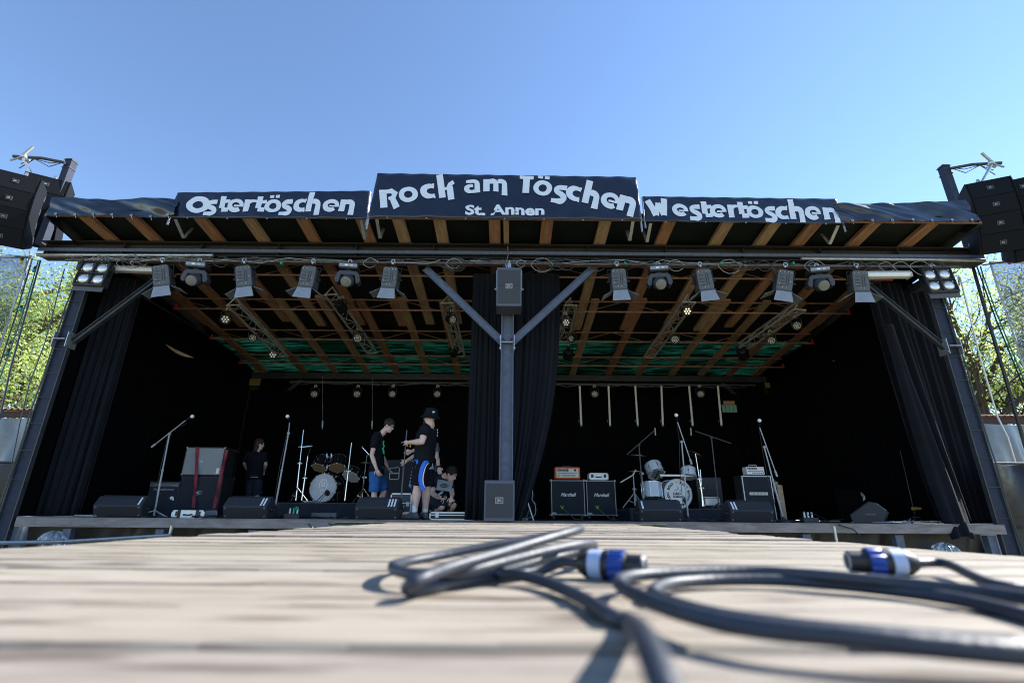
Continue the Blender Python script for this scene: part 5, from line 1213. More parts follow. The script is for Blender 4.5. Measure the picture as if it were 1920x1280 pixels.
# green fabric step between deck and stage
x0, x1 = P(637, 985, 7.4).x, P(1240, 990, 7.4).x
st2 = thing('front_step', 'green fabric faced step against the middle of the stage edge', 'step', ((x0 + x1) / 2, 7.4, 0)); q = MB(); q.box(((x0 + x1) / 2, 7.4, (ZS - .03) / 2), (x1 - x0, .44, ZS - .03)); q.build('fabric_box', m_green, st2, bev=.01)
q = MB(); q.box(((x0 + x1) / 2, 7.4, ZS - .022), (x1 - x0 + .02, .46, .016)); q.build('top_board', m_wood2, st2)
for px, rz_ in ((100, .5), (1778, -.3)):
    p = P(px + 0, 1018, 7.3) if px < 900 else P(px, 1040, 7.3)
    r_ = thing('wrapped_floodlight', ('lamp wrapped in crinkled clear plastic in front of the stage at left' if px < 900 else 'plastic wrapped lamp peeping over the deck edge at right'), 'floodlight', p, rz_, 'plastic wrapped lamps before the stage', local=True)
    q = MB(); rn = random.Random(px); vs0 = []
    def bag(u, v):
        a = u * 6.283; h = v * math.pi; k = 1 + .1 * math.sin(7 * a + 5 * v) + .08 * math.sin(13 * a - 9 * v) + .06 * math.sin(21 * a + 17 * v)
        return (.2 * k * math.sin(h) * math.cos(a) * (1.1 - .3 * v), .18 * k * math.sin(h) * math.sin(a), .19 * math.cos(h) * (1 + .05 * math.sin(9 * a)) + (-.1 * math.cos(a) * v))
    q.grid(bag, 60, 30); q.build('plastic_wrap', m_plast, r_); r_.scale = (.8, .8, .8)
    q = MB(); q.box((.02, 0, .0), (.2, .2, .16)); q.cyl((0, 0, -.1), (0, 0, -p.z), .03, 8); q.box((0, 0, -p.z + .02), (.4, .4, .04)); q.build('lamp_on_pole', m_speaker, r_)
# barrier pipes left
q = MB(); a_ = P(-30, 1018, 6.6); b1 = P(120, 1015, 6.9); b2 = P(318, 1003, 7.45); q.cyl(a_, b1, .024, 8); q.cyl(b1, b2, .024, 8); q.cyl(P(323, 985, 7.5), P(316, 1012, 7.5), .022, 8); q.cyl(P(316, 1012, 7.5), V((P(316, 1012, 7.5).x, 7.5, 0)), .022, 8); q.cyl(a_, (a_.x, a_.y, 0), .022, 8)
tag(q.build('barrier_pipe', m_galv, smooth=True), 'galvanised barrier pipe with an upright in front of the left stage edge', 'barrier')
for px, l_ in ((588, 'short pale upright pipe under the stage edge left of the step'), (1563, 'short pale upright pipe under the right stage edge')):
    q = MB(); a_ = P(px, 986, 7.5); q.cyl(a_, (a_.x, 7.5, 0), .02, 8); tag(q.build('upright_pipe', m_galv, smooth=True), l_, 'pipe')
# ---------------------------------------------------------------- people
def hand(q, w_, d, pn, curl=.5, s=1., side=1):
    w_, d, pn = V(w_), V(d).normalized(), V(pn); pn = (pn - d * pn.dot(d)).normalized(); ac = d.cross(pn)
    for k in range(4):
        o_ = ac * (.0195 * (k - 1.5)) * s; q.caps(w_ + o_ * .5 + d * .01, w_ + o_ + d * .078 * s, .0155 * s, .0145 * s, 8)
        L = (.036, .041, .038, .03)[k] * s; p = w_ + o_ + d * .082 * s; dd = d.copy(); rr_ = .0098 * s
        for j in range(3):
            c_ = curl * (.55 + .1 * k + .15 * j); dd = (dd * math.cos(c_) + pn * math.sin(c_) + (ac * .05 * (k - 1.5) if j == 0 else V((0, 0, 0)))).normalized()
            e = p + dd * L * (1 - .2 * j); q.caps(p, e, rr_, rr_ * .88, 8); p = e; rr_ *= .9; pn2 = pn
            pn = (pn2 - dd * pn2.dot(dd)).normalized()
        pn = (V(pn) - d * V(pn).dot(d)).normalized()
    b_ = w_ + d * .02 * s + ac * side * .026 * s; t = (d * .6 + ac * side * .7 + pn * .35).normalized(); m_ = b_ + t * .04 * s; q.caps(b_, m_, .0135 * s, .0115 * s, 8)
    t = (d * .9 + pn * .5 * curl + ac * side * .1).normalized(); q.caps(m_, m_ + t * .032 * s, .0115 * s, .0095 * s, 8)
tx = bpy.data.textures.new('cloth_folds', 'CLOUDS'); tx.noise_scale = .07; tx.noise_depth = 2
def folds(o):
    q = o.modifiers.new('d', 'DISPLACE'); q.texture = tx; q.strength = .026; q.mid_level = .5; q.texture_coords = 'LOCAL'; return o
def person(label, J, side, fwd, face, up=(0, 0, 1), build=1., shirt=m_shirt, shorts=m_denimd, hem=None, hair=None, voxel=.0075, handcurl=(.5, .5), sleeve=.62, head_r=1., hairlong=0):
    G = {k: at(*v) if not isinstance(v, V) else v for k, v in J.items()}
    side = V(side).normalized(); fwd = V(fwd).normalized(); face = V(face).normalized(); up = V(up).normalized()
    base = V(((G['anL'].x + G['anR'].x) / 2, (G['anL'].y + G['anR'].y) / 2, ZF)); r_ = thing('person', label, 'person', base)
    W = build; hs = head_r
    hx = face.cross(up).normalized(); hu = hx.cross(face).normalized(); H = G['head']
    HT = M4(((hx.x, face.x, hu.x, H.x), (hx.y, face.y, hu.y, H.y), (hx.z, face.z, hu.z, H.z), (0, 0, 0, 1)))
    q = MB()
    q.ball((0, 0, .018), (.076 * hs, .096 * hs, .1 * hs), 16, 12, HT); q.ball((0, .025, -.05), (.058 * hs, .068 * hs, .07 * hs), 14, 10, HT); q.ball((0, .06, -.095), (.028, .03, .022), 10, 8, HT)
    q.tube([HT @ V((0, .085, .012)), HT @ V((0, .108, -.025)), HT @ V((0, .092, -.034))], [.009, .014, .012], 8)
    q.ball((0, .082, -.062), (.024, .014, .008), 8, 6, HT); q.ball((0, .08, .03), (.055, .018, .012), 8, 6, HT)
    for s in (-1, 1): q.ball((s * .078 * hs, -.005, -.01), (.01, .02, .032), 8, 6, HT)
    q.caps(H + (G['neck'] - H) * .35, G['neck'], .054 * W, .062 * W, 12)
    pel = (G['hipL'] + G['hipR']) / 2; shm = (G['shL'] + G['shR']) / 2; wst = pel.lerp(shm, .42)
    if 'belly' in G: wst = G['belly']
    def torso(q, k):
        hw = (G['shL'] - G['shR']).length / 2
        pts = [pel + (pel - wst).normalized() * .09, pel, wst, wst.lerp(shm, .55), shm + (shm - wst).normalized() * -.01, shm + (shm - wst).normalized() * .05, G['neck'] + V((0, 0, -.0))]
        q.tube(pts, [.13 * W + k, .165 * W + k, .155 * W + k, .175 * W + k, .165 * W + k, .11 * W + k, .058 + k], 18, True, ref=side, rb=[.09 * W + k, .12 * W + k, (.125 if W > 1.1 else .1) * W + k, .125 * W + k, .1 * W + k, .075 * W + k, .055 + k])
    torso(q, 0)
    for s, sg in (('L', -1), ('R', 1)):
        sh, el, wr = G['sh' + s], G['el' + s], G['wr' + s]
        q.caps(sh, sh.lerp(el, .4), .055 * W, .052 * W, 12); q.caps(sh.lerp(el, .4), el, .052 * W, .04 * W, 12); q.caps(el, el.lerp(wr, .35), .041 * W, .043 * W, 12); q.caps(el.lerp(wr, .35), wr, .043 * W, .027, 12)
        hd = G.get('hd' + s, wr + (wr - el)); pn = G.get('pn' + s, fwd); hand(q, wr, hd - wr, pn, handcurl[0 if s == 'L' else 1], 1.0, 1 if s == 'L' else -1)
        hp, kn, an = G['hip' + s], G['kn' + s], G['an' + s]
        q.caps(hp, hp.lerp(kn, .5), .088 * W, .074 * W, 14); q.caps(hp.lerp(kn, .5), kn, .074 * W, .056 * W, 14); q.caps(kn, kn.lerp(an, .3), .055 * W, .06 * W, 14); q.caps(kn.lerp(an, .3), kn.lerp(an, .6), .06 * W, .046 * W, 14); q.caps(kn.lerp(an, .6), an, .046 * W, .036, 12)
        q.caps(an, an.lerp(G['toe' + s], .8), .035, .03, 10)
    body = q.build('body', m_skin, r_, voxel=voxel)
    q = MB(); torso(q, .017)
    for s in 'LR':
        sh, el = G['sh' + s], G['el' + s]; q.caps(sh, sh.lerp(el, .3), .074 * W, .074 * W, 14); q.tube([sh.lerp(el, .2), sh.lerp(el, sleeve)], [.073 * W, .072 * W], 16)
    q.tube([pel.lerp(wst, .2), pel + (pel - wst).normalized() * .04], [.19 * W, .192 * W], 20, ref=side, rb=[.148 * W, .152 * W])
    folds(q.build('tshirt', shirt, r_, voxel=.011))
    q = MB(); q.tube([wst.lerp(pel, .6), pel, pel + (pel - wst).normalized() * .1], [.172 * W, .185 * W, .17 * W], 20, ref=side, rb=[.13 * W, .14 * W, .13 * W])
    hem = hem or {'L': .95, 'R': .95}
    for s in 'LR':
        hp, kn, an = G['hip' + s], G['kn' + s], G['an' + s]; e = hp.lerp(kn, min(1, hem[s])) if hem[s] <= 1 else kn.lerp(an, hem[s] - 1)
        if hem[s] > 1: q.tube([hp, kn, e], [.112 * W, .094 * W, .09 * W], 16)
        else: q.tube([hp, hp.lerp(e, .5), e], [.112 * W, .108 * W, .104 * W], 16)
    folds(q.build('shorts', shorts, r_, voxel=.011))
    if hair:
        q = MB()
        q.ball((0, -.012, .036), (.087 * hs, .104 * hs, .1 * hs), 16, 10, HT)
        hr = q
        rn = random.Random(int(H.x * 100)); 
        for k in range(70):
            a, b_ = rn.uniform(0, 6.28), rn.uniform(0, 1.35); p = V((.086 * math.sin(b_) * math.cos(a), -.012 + .1 * math.sin(b_) * math.sin(a), .036 + .1 * math.cos(b_)))
            if p.y > .07 and p.z < .07: continue
            q.caps(HT @ p, HT @ (p * 1.03 + V((rn.uniform(-.01, .01), .01, .0))), .013, .006, 6)
        if hairlong: q.ball((0, -.05, -.06), (.08, .06, .13), 12, 8, HT); [q.caps(HT @ V((rn.uniform(-.07, .07), -.06, -.05)), HT @ V((rn.uniform(-.08, .08), -.08, -.2)), .02, .008, 6) for _ in range(14)]
        o = q.build('hair', hair, r_, voxel=.008)
        # clear the face
    q = MB()
    for s in (-1, 1): q.ball((s * .031, .083, .012), (.012, .008, .008), 8, 6, HT)
    q.build('eyes', m_white, r_, smooth=True)
    q = MB()
    for s in (-1, 1): q.ball((s * .031, .09, .012), (.006, .004, .006), 8, 6, HT); q.bar(HT @ V((s * .015, .094, .034)), HT @ V((s * .05, .084, .034)), .006, .007)
    q.build('brows_and_pupils', m_ink, r_)
    return r_, G, HT
def shoe(parent, an, toe, mt, sock=None, sz=1.):
    a = V((an.x, an.y, ZF)); d = V((toe.x - an.x, toe.y - an.y, 0)); L = .17 * sz if d.length < .05 else d.length; d.normalize(); s = V((-d.y, d.x, 0))
    q = MB(); heel = a - d * .06
    rings = []
    for t, w_, h in ((-.07, .03, .05), (-.06, .04, .09), (-.02, .045, .12), (.04, .046, .12), (.1, .048, .085), (.16, .05, .065), (.2, .042, .055), (.225, .02, .04)):
        c = a + d * t * sz; rings.append([c + s * w_ * math.cos(x) * sz + V((0, 0, max(.012, h * .5 + h * .55 * math.sin(x)) * sz)) for x in np.linspace(0, 6.283, 13)[:-1]])
    q.loft(rings); q.caps(an, a + V((0, 0, .07)), .05 * sz, .05 * sz, 10); o = q.build('shoe', mt, parent, voxel=.008)
    q = MB(); q.loft([[a + d * (-.075 + .305 * sz * 0 + t) * 1 + s * w_ + V((0, 0, z)) for t, w_, z in ((-.075 + .005, -.035, 0.), (-.075 + .005, .035, 0.), (.23, .03, 0.), (.23, -.03, 0.))], [a + d * t + s * w_ + V((0, 0, .024)) for t, w_ in ((-.075, -.04), (-.075, .04), (.225, .036), (.225, -.036))]]); q.build('sole', m_rubber, o)
    q = MB()
    for k in range(5): c = a + d * (.03 + .028 * k) + V((0, 0, .128 - .015 * k)); q.cyl(c - s * .022, c + s * .022, .004, 5)
    q.build('laces', m_greyl, o)
    if sock: q = MB(); q.tube([an + V((0, 0, .12)), an + V((0, 0, .0))], [.05, .046], 14); q.build('sock', sock, parent, smooth=True)
FB = ZF + .09
def an(px, Y): p = at(px, 960, Y); return V((p.x, Y, FB))
# man in the hat
Y = 8.35
J = dict(head=(806, 783, Y), neck=(807, 797, Y), shL=(798, 804, Y - .17), shR=(808, 806, Y + .2), elL=(791, 828, Y - .28), wrL=(766, 829, Y - .1), hdL=(757, 830, Y - .03), elR=(798, 836, Y + .3), wrR=(772, 846, Y + .2),
         belly=(797, 838, Y), hipL=(792, 864, Y - .1), hipR=(800, 865, Y + .1), knL=(783, 911, Y - .1), knR=(800, 912, Y + .1), anL=an(777, Y - .1), anR=an(797, Y + .12), toeL=an(752, Y - .05), toeR=an(790, Y + .3))
G_ = {k: at(*v) if not isinstance(v, V) else v for k, v in J.items()}; J['pnL'] = V((0, 1, .1)); J['pnR'] = V((0, 1, 0))
A, G_, HT = person('bulky man in a black bucket hat and blue-striped shorts, looking up to the left', J, (-.25, -1, 0), (-1, .25, 0), (-1, .35, .12), build=1.22, shirt=m_shirt, shorts=m_shirt, hem={'L': .98, 'R': .98}, handcurl=(1.2, 1.0), sleeve=.6)
q = MB()
q.loft([[tuple(HT @ V((a * math.cos(t), -.012 + b_ * math.sin(t), z))) for t in np.linspace(0, 6.283, 25)[:-1]] for z, a, b_ in ((-.015, .165, .185), (-.005, .165, .185), (.05, .105, .125), (.13, .096, .115), (.16, .085, .1), (.168, .05, .06))]); hat = q.build('bucket_hat', m_shirt, A, smooth=True)
q = MB(); q.box((0, 0, 0), (.06, .005, .03), HT @ M4.Translation((-.065, -.1, .09)) @ M4.Rotation(R(-35), 4, 'Z')); q.build('label', m_white, hat)
q = MB(); q.ball((0, .055, -.075), (.052, .055, .06), 12, 8, HT); q.ball((0, .075, -.1), (.036, .04, .05), 12, 8, HT); q.build('beard', m_hair, A, voxel=.008)
for s in 'LR': shoe(A, G_['an' + s], G_['toe' + s], m_shoe, m_white, 1.1)
# shorts trim: bands running down both legs
def band(parent, pts, w_, nrm, mt, name='trim'):
    q = MB(); fs = []; n = len(pts); nrm = V(nrm).normalized()
    for i, p in enumerate(pts):
        t = (V(pts[min(i + 1, n - 1)]) - V(pts[max(0, i - 1)])).normalized(); s = t.cross(nrm).normalized() * w_ / 2; fs += [V(p) + s, V(p) - s]
    q.add(fs, [(2 * i, 2 * i + 1, 2 * i + 3, 2 * i + 2) for i in range(n - 1)]); return q.build(name, mt, parent, solid=.006)
yy = Y - .30
def sp(l, Yf): return [at(px, py, Yf(px)) for px, py in l]
yf = lambda px: Y - .1 - .15 + .0009 * (px - 790) ** 2 * .6
for w_, mt, off in ((.06, m_bluet, 0), (.015, m_white, -.008)):
    o1 = [(814, 861), (803, 862), (795, 869), (790, 882), (788, 897), (790, 909), (795, 919)]
    if off: o1 = [(816, 866), (805, 867), (799, 873), (795, 884), (793, 897), (794, 907), (797, 916)]
    band(A, spline(sp(o1, lambda px: yf(px) + off), 5), w_, (0, -1, 0), mt, 'side_band')
    o2 = [(778, 860), (783, 866), (779, 884), (774, 902), (769, 914)]
    if off: o2 = [(774, 864), (779, 869), (776, 884), (771, 900), (767, 911)]
    band(A, spline(sp(o2, lambda px: yf(px) + off), 5), w_ * .7, (0, -1, 0), mt, 'side_band')
q = MB()
for k in range(5): q.bar(at(803 + k * 2.3, 879, yf(808) - .01), at(801.5 + k * 2.3, 868, yf(808) - .01), .012, .006, up=(0, -1, 0))
for k in range(6): q.box(at(774.5 - k * 1.1, 878 + 6 * k, yf(774) - .015), (.03, .006, .02))
q.build('shorts_lettering', m_greyl, A)
q = MB(); q.box(at(820, 806, Y + .02), (.01, .03, .03)); q.box(at(820.5, 811, Y + .02), (.01, .05, .02)); q.box(at(820, 816, Y + .02), (.01, .03, .03)); q.build('back_print', m_white, A)
q = MB(); q.tube([at(768, 829, Y - .105), at(771, 829, Y - .12)], .036, 12); q.build('wristband', m_yellow, A)
# helper behind him
Y = 9.2
J = dict(head=(803, 808, Y), neck=(803, 822, Y), shL=(788, 832, Y), shR=(816, 834, Y - .03), elR=(819, 855, Y - .05), wrR=(823, 876, Y - .12), elL=(782, 852, Y - .1), wrL=(762, 864, Y - .25), hdL=(756, 868, Y - .27), hipL=(796, 880, Y), hipR=(808, 880, Y),
         knL=(795, 922, Y - .05), knR=(807, 922, Y), anL=an(795, Y), anR=an(808, Y), toeL=an(794, Y - .2), toeR=an(810, Y - .2))
B, G_, _ = person('person mostly hidden behind the man in the hat, only forearms and grey sleeve showing', J, (1, 0, 0), (0, -1, 0), (0, -1, -.2), build=.92, shirt=mat('grey_cotton', (.11, .14, .18), .9, 0, .15, 12, .4, 25), shorts=m_denimd, hem={'L': 1.8, 'R': 1.8}, hair=m_hair, handcurl=(1.1, .4))
for s in 'LR': shoe(B, G_['an' + s], G_['toe' + s], m_rubber)
q = MB(); q.tube([at(822, 874, Y - .11), at(822.6, 877, Y - .12)], .036, 12); q.build('wristwatch', m_rubber, B)
# young man in blue shorts
Y = 9.3
J = dict(head=(729, 798, Y), neck=(716, 813, Y), shR=(705, 821, Y - .17), shL=(711, 821, Y + .18), elR=(697, 853, Y - .27), wrR=(706, 879, Y - .3), hdR=(710, 888, Y - .28), elL=(716, 852, Y + .25), wrL=(726, 874, Y + .2), belly=(708, 856, Y),
         hipR=(704, 885, Y - .09), hipL=(708, 885, Y + .09), knR=(702, 923, Y - .1), knL=(720, 922, Y + .1), anR=an(701, Y - .08), anL=an(706, Y + .15), toeR=an(720, Y - .1), toeL=an(724, Y + .1))
J['pnR'] = V((.4, 1, 0))
C, G_, HT = person('young man with glasses in a black t-shirt and bright blue shorts, looking down', J, (0, -1, 0), (1, .0, -.05), (1, -.15, -.42), build=.96, shorts=m_blue, hem={'R': .98, 'L': .93}, hair=m_hair, handcurl=(.4, .55))
for s in 'LR': shoe(C, G_['an' + s], G_['toe' + s], m_rubber, m_white)
q = MB()
for s in (-1, 1): q.tube([tuple(HT @ V((s * .031 + .02 * math.cos(t), .1, .012 + .015 * math.sin(t)))) for t in np.linspace(0, 6.283, 13)], .0028, 5); q.cyl(HT @ V((s * .052, .098, .016)), HT @ V((s * .08, .0, .012)), .003, 5)
q.build('glasses', m_black, C)
q = MB(); rn = random.Random(2); p0 = at(719, 826, Y - .15)
zz = [(720, 826), (718, 832), (721, 836), (717, 841), (720, 846), (719, 850)]
q.tube([at(px, py, Y - .12) for px, py in zz], .011, 5); q.tube([at(px - 1.5 + 3 * (k % 2), py + 1, Y - .12) for k, (px, py) in enumerate(zz)], .008, 5); q.build('green_print', m_greenp, C)
# crouching man
Y = 9.0
J = dict(head=(846, 889, Y - .28), neck=(834, 893, Y - .2), shL=(815, 901, Y - .1), shR=(842, 905, Y - .12), elL=(811, 925, Y - .25), wrL=(822, 933, Y - .42), hdL=(829, 935, Y - .45), elR=(848, 925, Y - .25), wrR=(847, 932, Y - .42), hdR=(846, 939, Y - .47),
         belly=(822, 918, Y + .05), hipL=(814, 938, Y + .1), hipR=(824, 938, Y + .12), knL=(828, 950, Y - .3), knR=(850, 947, Y - .25), anL=V((at(812, 960, Y).x, Y + .1, FB)), anR=V((at(838, 960, Y).x, Y + .05, FB)), toeL=V((at(812, 960, Y).x, Y - .1, FB)), toeR=V((at(844, 960, Y).x, Y - .12, FB)))
J['pnL'] = V((0, .3, 1)); J['pnR'] = V((0, .3, -.4))
D_, G_, HT = person('dark haired man crouching low with a light printed t-shirt, working over the black case', J, (1, .1, -.1), (.35, -.8, -.5), (.85, -.35, -.5), up=(.4, -.2, .9), build=1.0, shirt=m_shirt2, shorts=m_denimd, hem={'L': 1.85, 'R': 1.85}, hair=m_hair, handcurl=(.9, .8))
for s in 'LR': shoe(D_, G_['an' + s], G_['toe' + s], m_rubber)
q = MB(); cs = [at(821, 898, 8.75), at(850, 903, 8.68), at(845, 921, 8.72), at(818, 918, 8.78)]
q.add(cs, [(0, 1, 2, 3)]); pr = q.build('chest_print', mat('pale_print', (.3, .36, .42), .8), D_, solid=.004)
q = MB(); c = (cs[0] + cs[1] + cs[2] + cs[3]) / 4 + V((0, -.012, 0)); q.tube([c + V((.07 * math.cos(t), -.004 * math.cos(t), .022 * math.sin(t))) for t in np.linspace(0, 6.283, 20)], .006, 5); q.bar(c + V((-.04, 0, 0)), c + V((.04, 0, .005)), .006, .012); q.build('oval_print', m_ink, pr)
q = MB(); q.bar(at(820, 929, 8.5), at(830, 921, 8.55), .05, .03); tag(q.build('grey_tool', m_greyl, bev=.005), 'small grey device held by the crouching man', 'device')
# person at the back left
Y = 11.5
J = dict(head=(486, 833, Y), neck=(482, 845, Y), shL=(466, 852, Y), shR=(494, 852, Y), elL=(459, 868, Y + .1), wrL=(466, 884, Y + .3), elR=(498, 870, Y + .05), wrR=(494, 884, Y + .3), hipL=(471, 897, Y), hipR=(483, 897, Y), knL=(469, 932, Y), knR=(481, 931, Y - .05),
         anL=an(468, Y), anR=an(482, Y), toeL=an(468, Y + .2), toeR=an(484, Y + .2))
J['pnL'] = V((0, -1, 0)); J['pnR'] = V((0, -1, 0))
E, G_, HT = person('long haired person in black seen from behind, far back on the left side', J, (1, 0, 0), (0, 1, 0), (.75, .65, -.05), build=1.02, shorts=m_denimd, hair=mat('brown_hair', (.05, .022, .01), .6, 0, .4, 60, .8, 120), handcurl=(.6, .6), hairlong=1, sleeve=.75)
for s in 'LR': shoe(E, G_['an' + s], G_['toe' + s], m_rubber)
q = MB(); p = at(477, 894, 11.3)
for k in range(5): q.box((p.x - .07 + .035 * k, p.y + .0, p.z), (.02, .004, .02 if k % 2 else .012))
q.build('belt_print', m_white, E)

# ---------------------------------------------------------------- surroundings
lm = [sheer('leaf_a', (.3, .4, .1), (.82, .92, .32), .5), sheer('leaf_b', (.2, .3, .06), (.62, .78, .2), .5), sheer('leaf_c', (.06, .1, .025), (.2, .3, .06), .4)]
m_bark = mat('bark', (.07, .05, .038), .9, 0, .4, 6, .8, 20, stretch=(3, 3, .6))
def tree(x, y, h, cr, seed, label, nleaf=14000, leaf=.13, dens=1., low=2.0, group='trees behind the stage'):
    rn = random.Random(seed); r_ = thing('tree', label, 'tree', (x, y, 0), group=group); q = MB(); tips = []
    def limb(p, d, L, r, lv):
        n = 5; pts = [p]; rr_ = [r]
        for k in range(n):
            d = (d + V((rn.gauss(0, .12), rn.gauss(0, .12), rn.gauss(.03, .08)))).normalized(); p = p + d * L / n; pts.append(p); rr_.append(r * (1 - .5 * (k + 1) / n))
            if lv >= 1: tips.append((p, lv))
            if lv < 3 and k >= (1 if lv else 2):
                for _ in range(2 if lv < 2 else 2):
                    if rn.random() < .85:
                        a = rn.uniform(0, 6.283); o_ = V((math.cos(a), math.sin(a), rn.uniform(.0, .6))).normalized(); limb(p, (d * .5 + o_ * .8).normalized(), L * rn.uniform(.42, .62), rr_[-1] * .55, lv + 1)
        q.tube(pts, rr_, 7 if lv < 2 else 4)
    limb(V((x, y, -.05)), V((0, 0, 1)), h * .62, cr * .075 + .08, 0)
    for k in range(5):
        a = k * 1.256 + rn.uniform(-.3, .3); limb(V((x, y, low + k * .4)), V((math.cos(a), math.sin(a), .7)).normalized(), cr * .95, .09, 1)
    q.build('trunk', m_bark, r_, smooth='all')
    g_ = np.random.default_rng(seed); tp = np.array([tuple(t[0]) for t in tips]); tp = tp[tp[:, 2] > low]
    cc = tp[g_.integers(0, len(tp), nleaf)] + g_.normal(0, .36, (nleaf, 3)) * np.array([1, 1, .75])
    az, el = g_.uniform(0, 6.283, nleaf), g_.normal(0, .6, nleaf); u = np.stack([np.cos(az) * np.cos(el), np.sin(az) * np.cos(el), np.sin(el)], 1)
    w_ = np.cross(u, g_.normal(0, 1, (nleaf, 3))); w_ /= np.linalg.norm(w_, axis=1, keepdims=True); s = leaf * g_.uniform(.55, 1.2, (nleaf, 1))
    vs = np.stack([cc - u * s * .5, cc + w_ * s * .33, cc + u * s * .5, cc - w_ * s * .33], 1).reshape(-1, 3) - np.array([x, y, 0])
    me = bpy.data.meshes.new('crown'); me.vertices.add(nleaf * 4); me.vertices.foreach_set('co', vs.ravel()); me.loops.add(nleaf * 4); me.loops.foreach_set('vertex_index', np.arange(nleaf * 4)); me.polygons.add(nleaf); me.polygons.foreach_set('loop_start', np.arange(nleaf) * 4); me.polygons.foreach_set('loop_total', np.full(nleaf, 4))
    for m_ in lm: me.materials.append(m_)
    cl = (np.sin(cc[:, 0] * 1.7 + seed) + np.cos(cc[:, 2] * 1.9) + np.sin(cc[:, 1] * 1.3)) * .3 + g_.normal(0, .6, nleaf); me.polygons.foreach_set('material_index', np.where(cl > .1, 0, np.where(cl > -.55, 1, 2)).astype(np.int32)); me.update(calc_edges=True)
    o = bpy.data.objects.new('crown', me); COL.objects.link(o); o.parent = r_
    return r_
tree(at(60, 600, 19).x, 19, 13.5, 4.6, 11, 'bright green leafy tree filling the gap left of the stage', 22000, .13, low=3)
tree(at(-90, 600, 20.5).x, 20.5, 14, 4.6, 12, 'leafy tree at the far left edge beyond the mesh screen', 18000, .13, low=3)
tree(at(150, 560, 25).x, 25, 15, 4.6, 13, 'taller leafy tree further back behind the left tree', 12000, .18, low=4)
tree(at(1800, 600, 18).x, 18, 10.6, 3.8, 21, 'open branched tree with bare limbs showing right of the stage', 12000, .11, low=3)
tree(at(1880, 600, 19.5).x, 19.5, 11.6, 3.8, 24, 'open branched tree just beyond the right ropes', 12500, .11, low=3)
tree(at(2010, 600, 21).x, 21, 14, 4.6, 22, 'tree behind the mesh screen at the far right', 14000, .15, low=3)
# sheds with tarpaulins
for s, (pa_, pb_, Y, l_) in enumerate((((-260, 766), (330, 771), 12.0, 'long low shed with a brown corrugated roof edge at left, hung with grey tarpaulin'), ((1600, 780), (2230, 782), 12.0, 'long low shed with a brown roof edge at right, hung with shiny grey tarpaulin'))):
    a_, b_ = at(*pa_, Y), at(*pb_, Y); zt = (a_.z + b_.z) / 2
    if s == 0: b_.x = min(b_.x, -7.9)
    else: a_.x = max(a_.x, 7.9)
    r_ = thing('shed', l_, 'shed', ((a_.x + b_.x) / 2, Y + 1, 0)); q = MB(); q.box(((a_.x + b_.x) / 2, Y + .02, zt - .1), (b_.x - a_.x, .03, .16)); q.build('fascia', mat('brown_fascia', (.07, .03, .025), .7), r_)
    q = MB(); q.grid(lambda u, v: (a_.x + (b_.x - a_.x) * u, Y - .1 + 2.4 * v, zt + .0 + .45 * v + .022 * math.sin(u * (b_.x - a_.x) * 42)), int((b_.x - a_.x) * 40), 2); q.build('corrugated_roof', m_rust, r_, smooth='all', solid=.01)
    q = MB(); q.box(((a_.x + b_.x) / 2, Y + 1.2, zt / 2 - .1), (b_.x - a_.x - .1, 2.1, zt - .2)); q.build('walls', m_dsteel, r_)
    q = MB()
    def tf(u, v):
        x = a_.x + (b_.x - a_.x) * u; k = .07 * math.sin(x * 3.1 + 2.5 * v) + .05 * math.sin(x * 7.3 - 6 * v) + .035 * math.sin(x * 13 + 9 * v * math.sin(x))
        return (x, Y - .1 + k * (.3 + v), zt - .2 - .02 * abs(math.sin(x * 2.2)) - (zt - .3) * v)
    q.grid(tf, 160, 26); q.build('tarpaulin_wall', m_gtarp, r_, smooth='all')
# black tarpaulin fences beside the outer posts
for s in (-1, 1):
    x0 = XL - .12 if s < 0 else XR + .12; zt = at(20, 866, 7.9).z if s < 0 else at(1890, 868, 7.9).z
    def ff(u, v): x = x0 + s * 3.4 * u; return (x, 7.9 + .05 * math.sin(x * 9 + 5 * v) + .04 * math.sin(x * 4 - 7 * v), zt - .03 * math.sin(math.pi * ((u * 4) % 1)) - zt * v)
    q = MB(); q.grid(ff, 70, 24); r_ = thing('tarpaulin_fence', 'black tarpaulin fence with white eyelets outside the %s front post' % ('left' if s < 0 else 'right'), 'fence', (x0 + s * 1.7, 7.9, 0)); q.build('sheet', m_btarp, r_, smooth='all')
    for k in range(4):
        q = MB(); p = V(ff(.02 + k * .25, .02)) + V((0, -.02, -.01)); q.tube([p + V((.018 * math.cos(t), 0, .018 * math.sin(t))) for t in np.linspace(0, 6.283, 9)], .006, 5); q.build('eyelet', m_white, r_)
    for v in (.3, .6): q = MB(); p = V(ff(.02, v)) + V((0, -.02, 0)); q.tube([p + V((.018 * math.cos(t), 0, .018 * math.sin(t))) for t in np.linspace(0, 6.283, 9)], .006, 5); q.build('eyelet', m_white, r_)
    q = MB(); q.cyl((x0 + s * 3.4, 7.95, 0), (x0 + s * 3.4, 7.95, zt + .1), .04, 8); q.cyl((x0, 7.95, zt), (x0 + s * 3.4, 7.95, zt), .02, 8); q.build('posts', m_dsteel, r_)
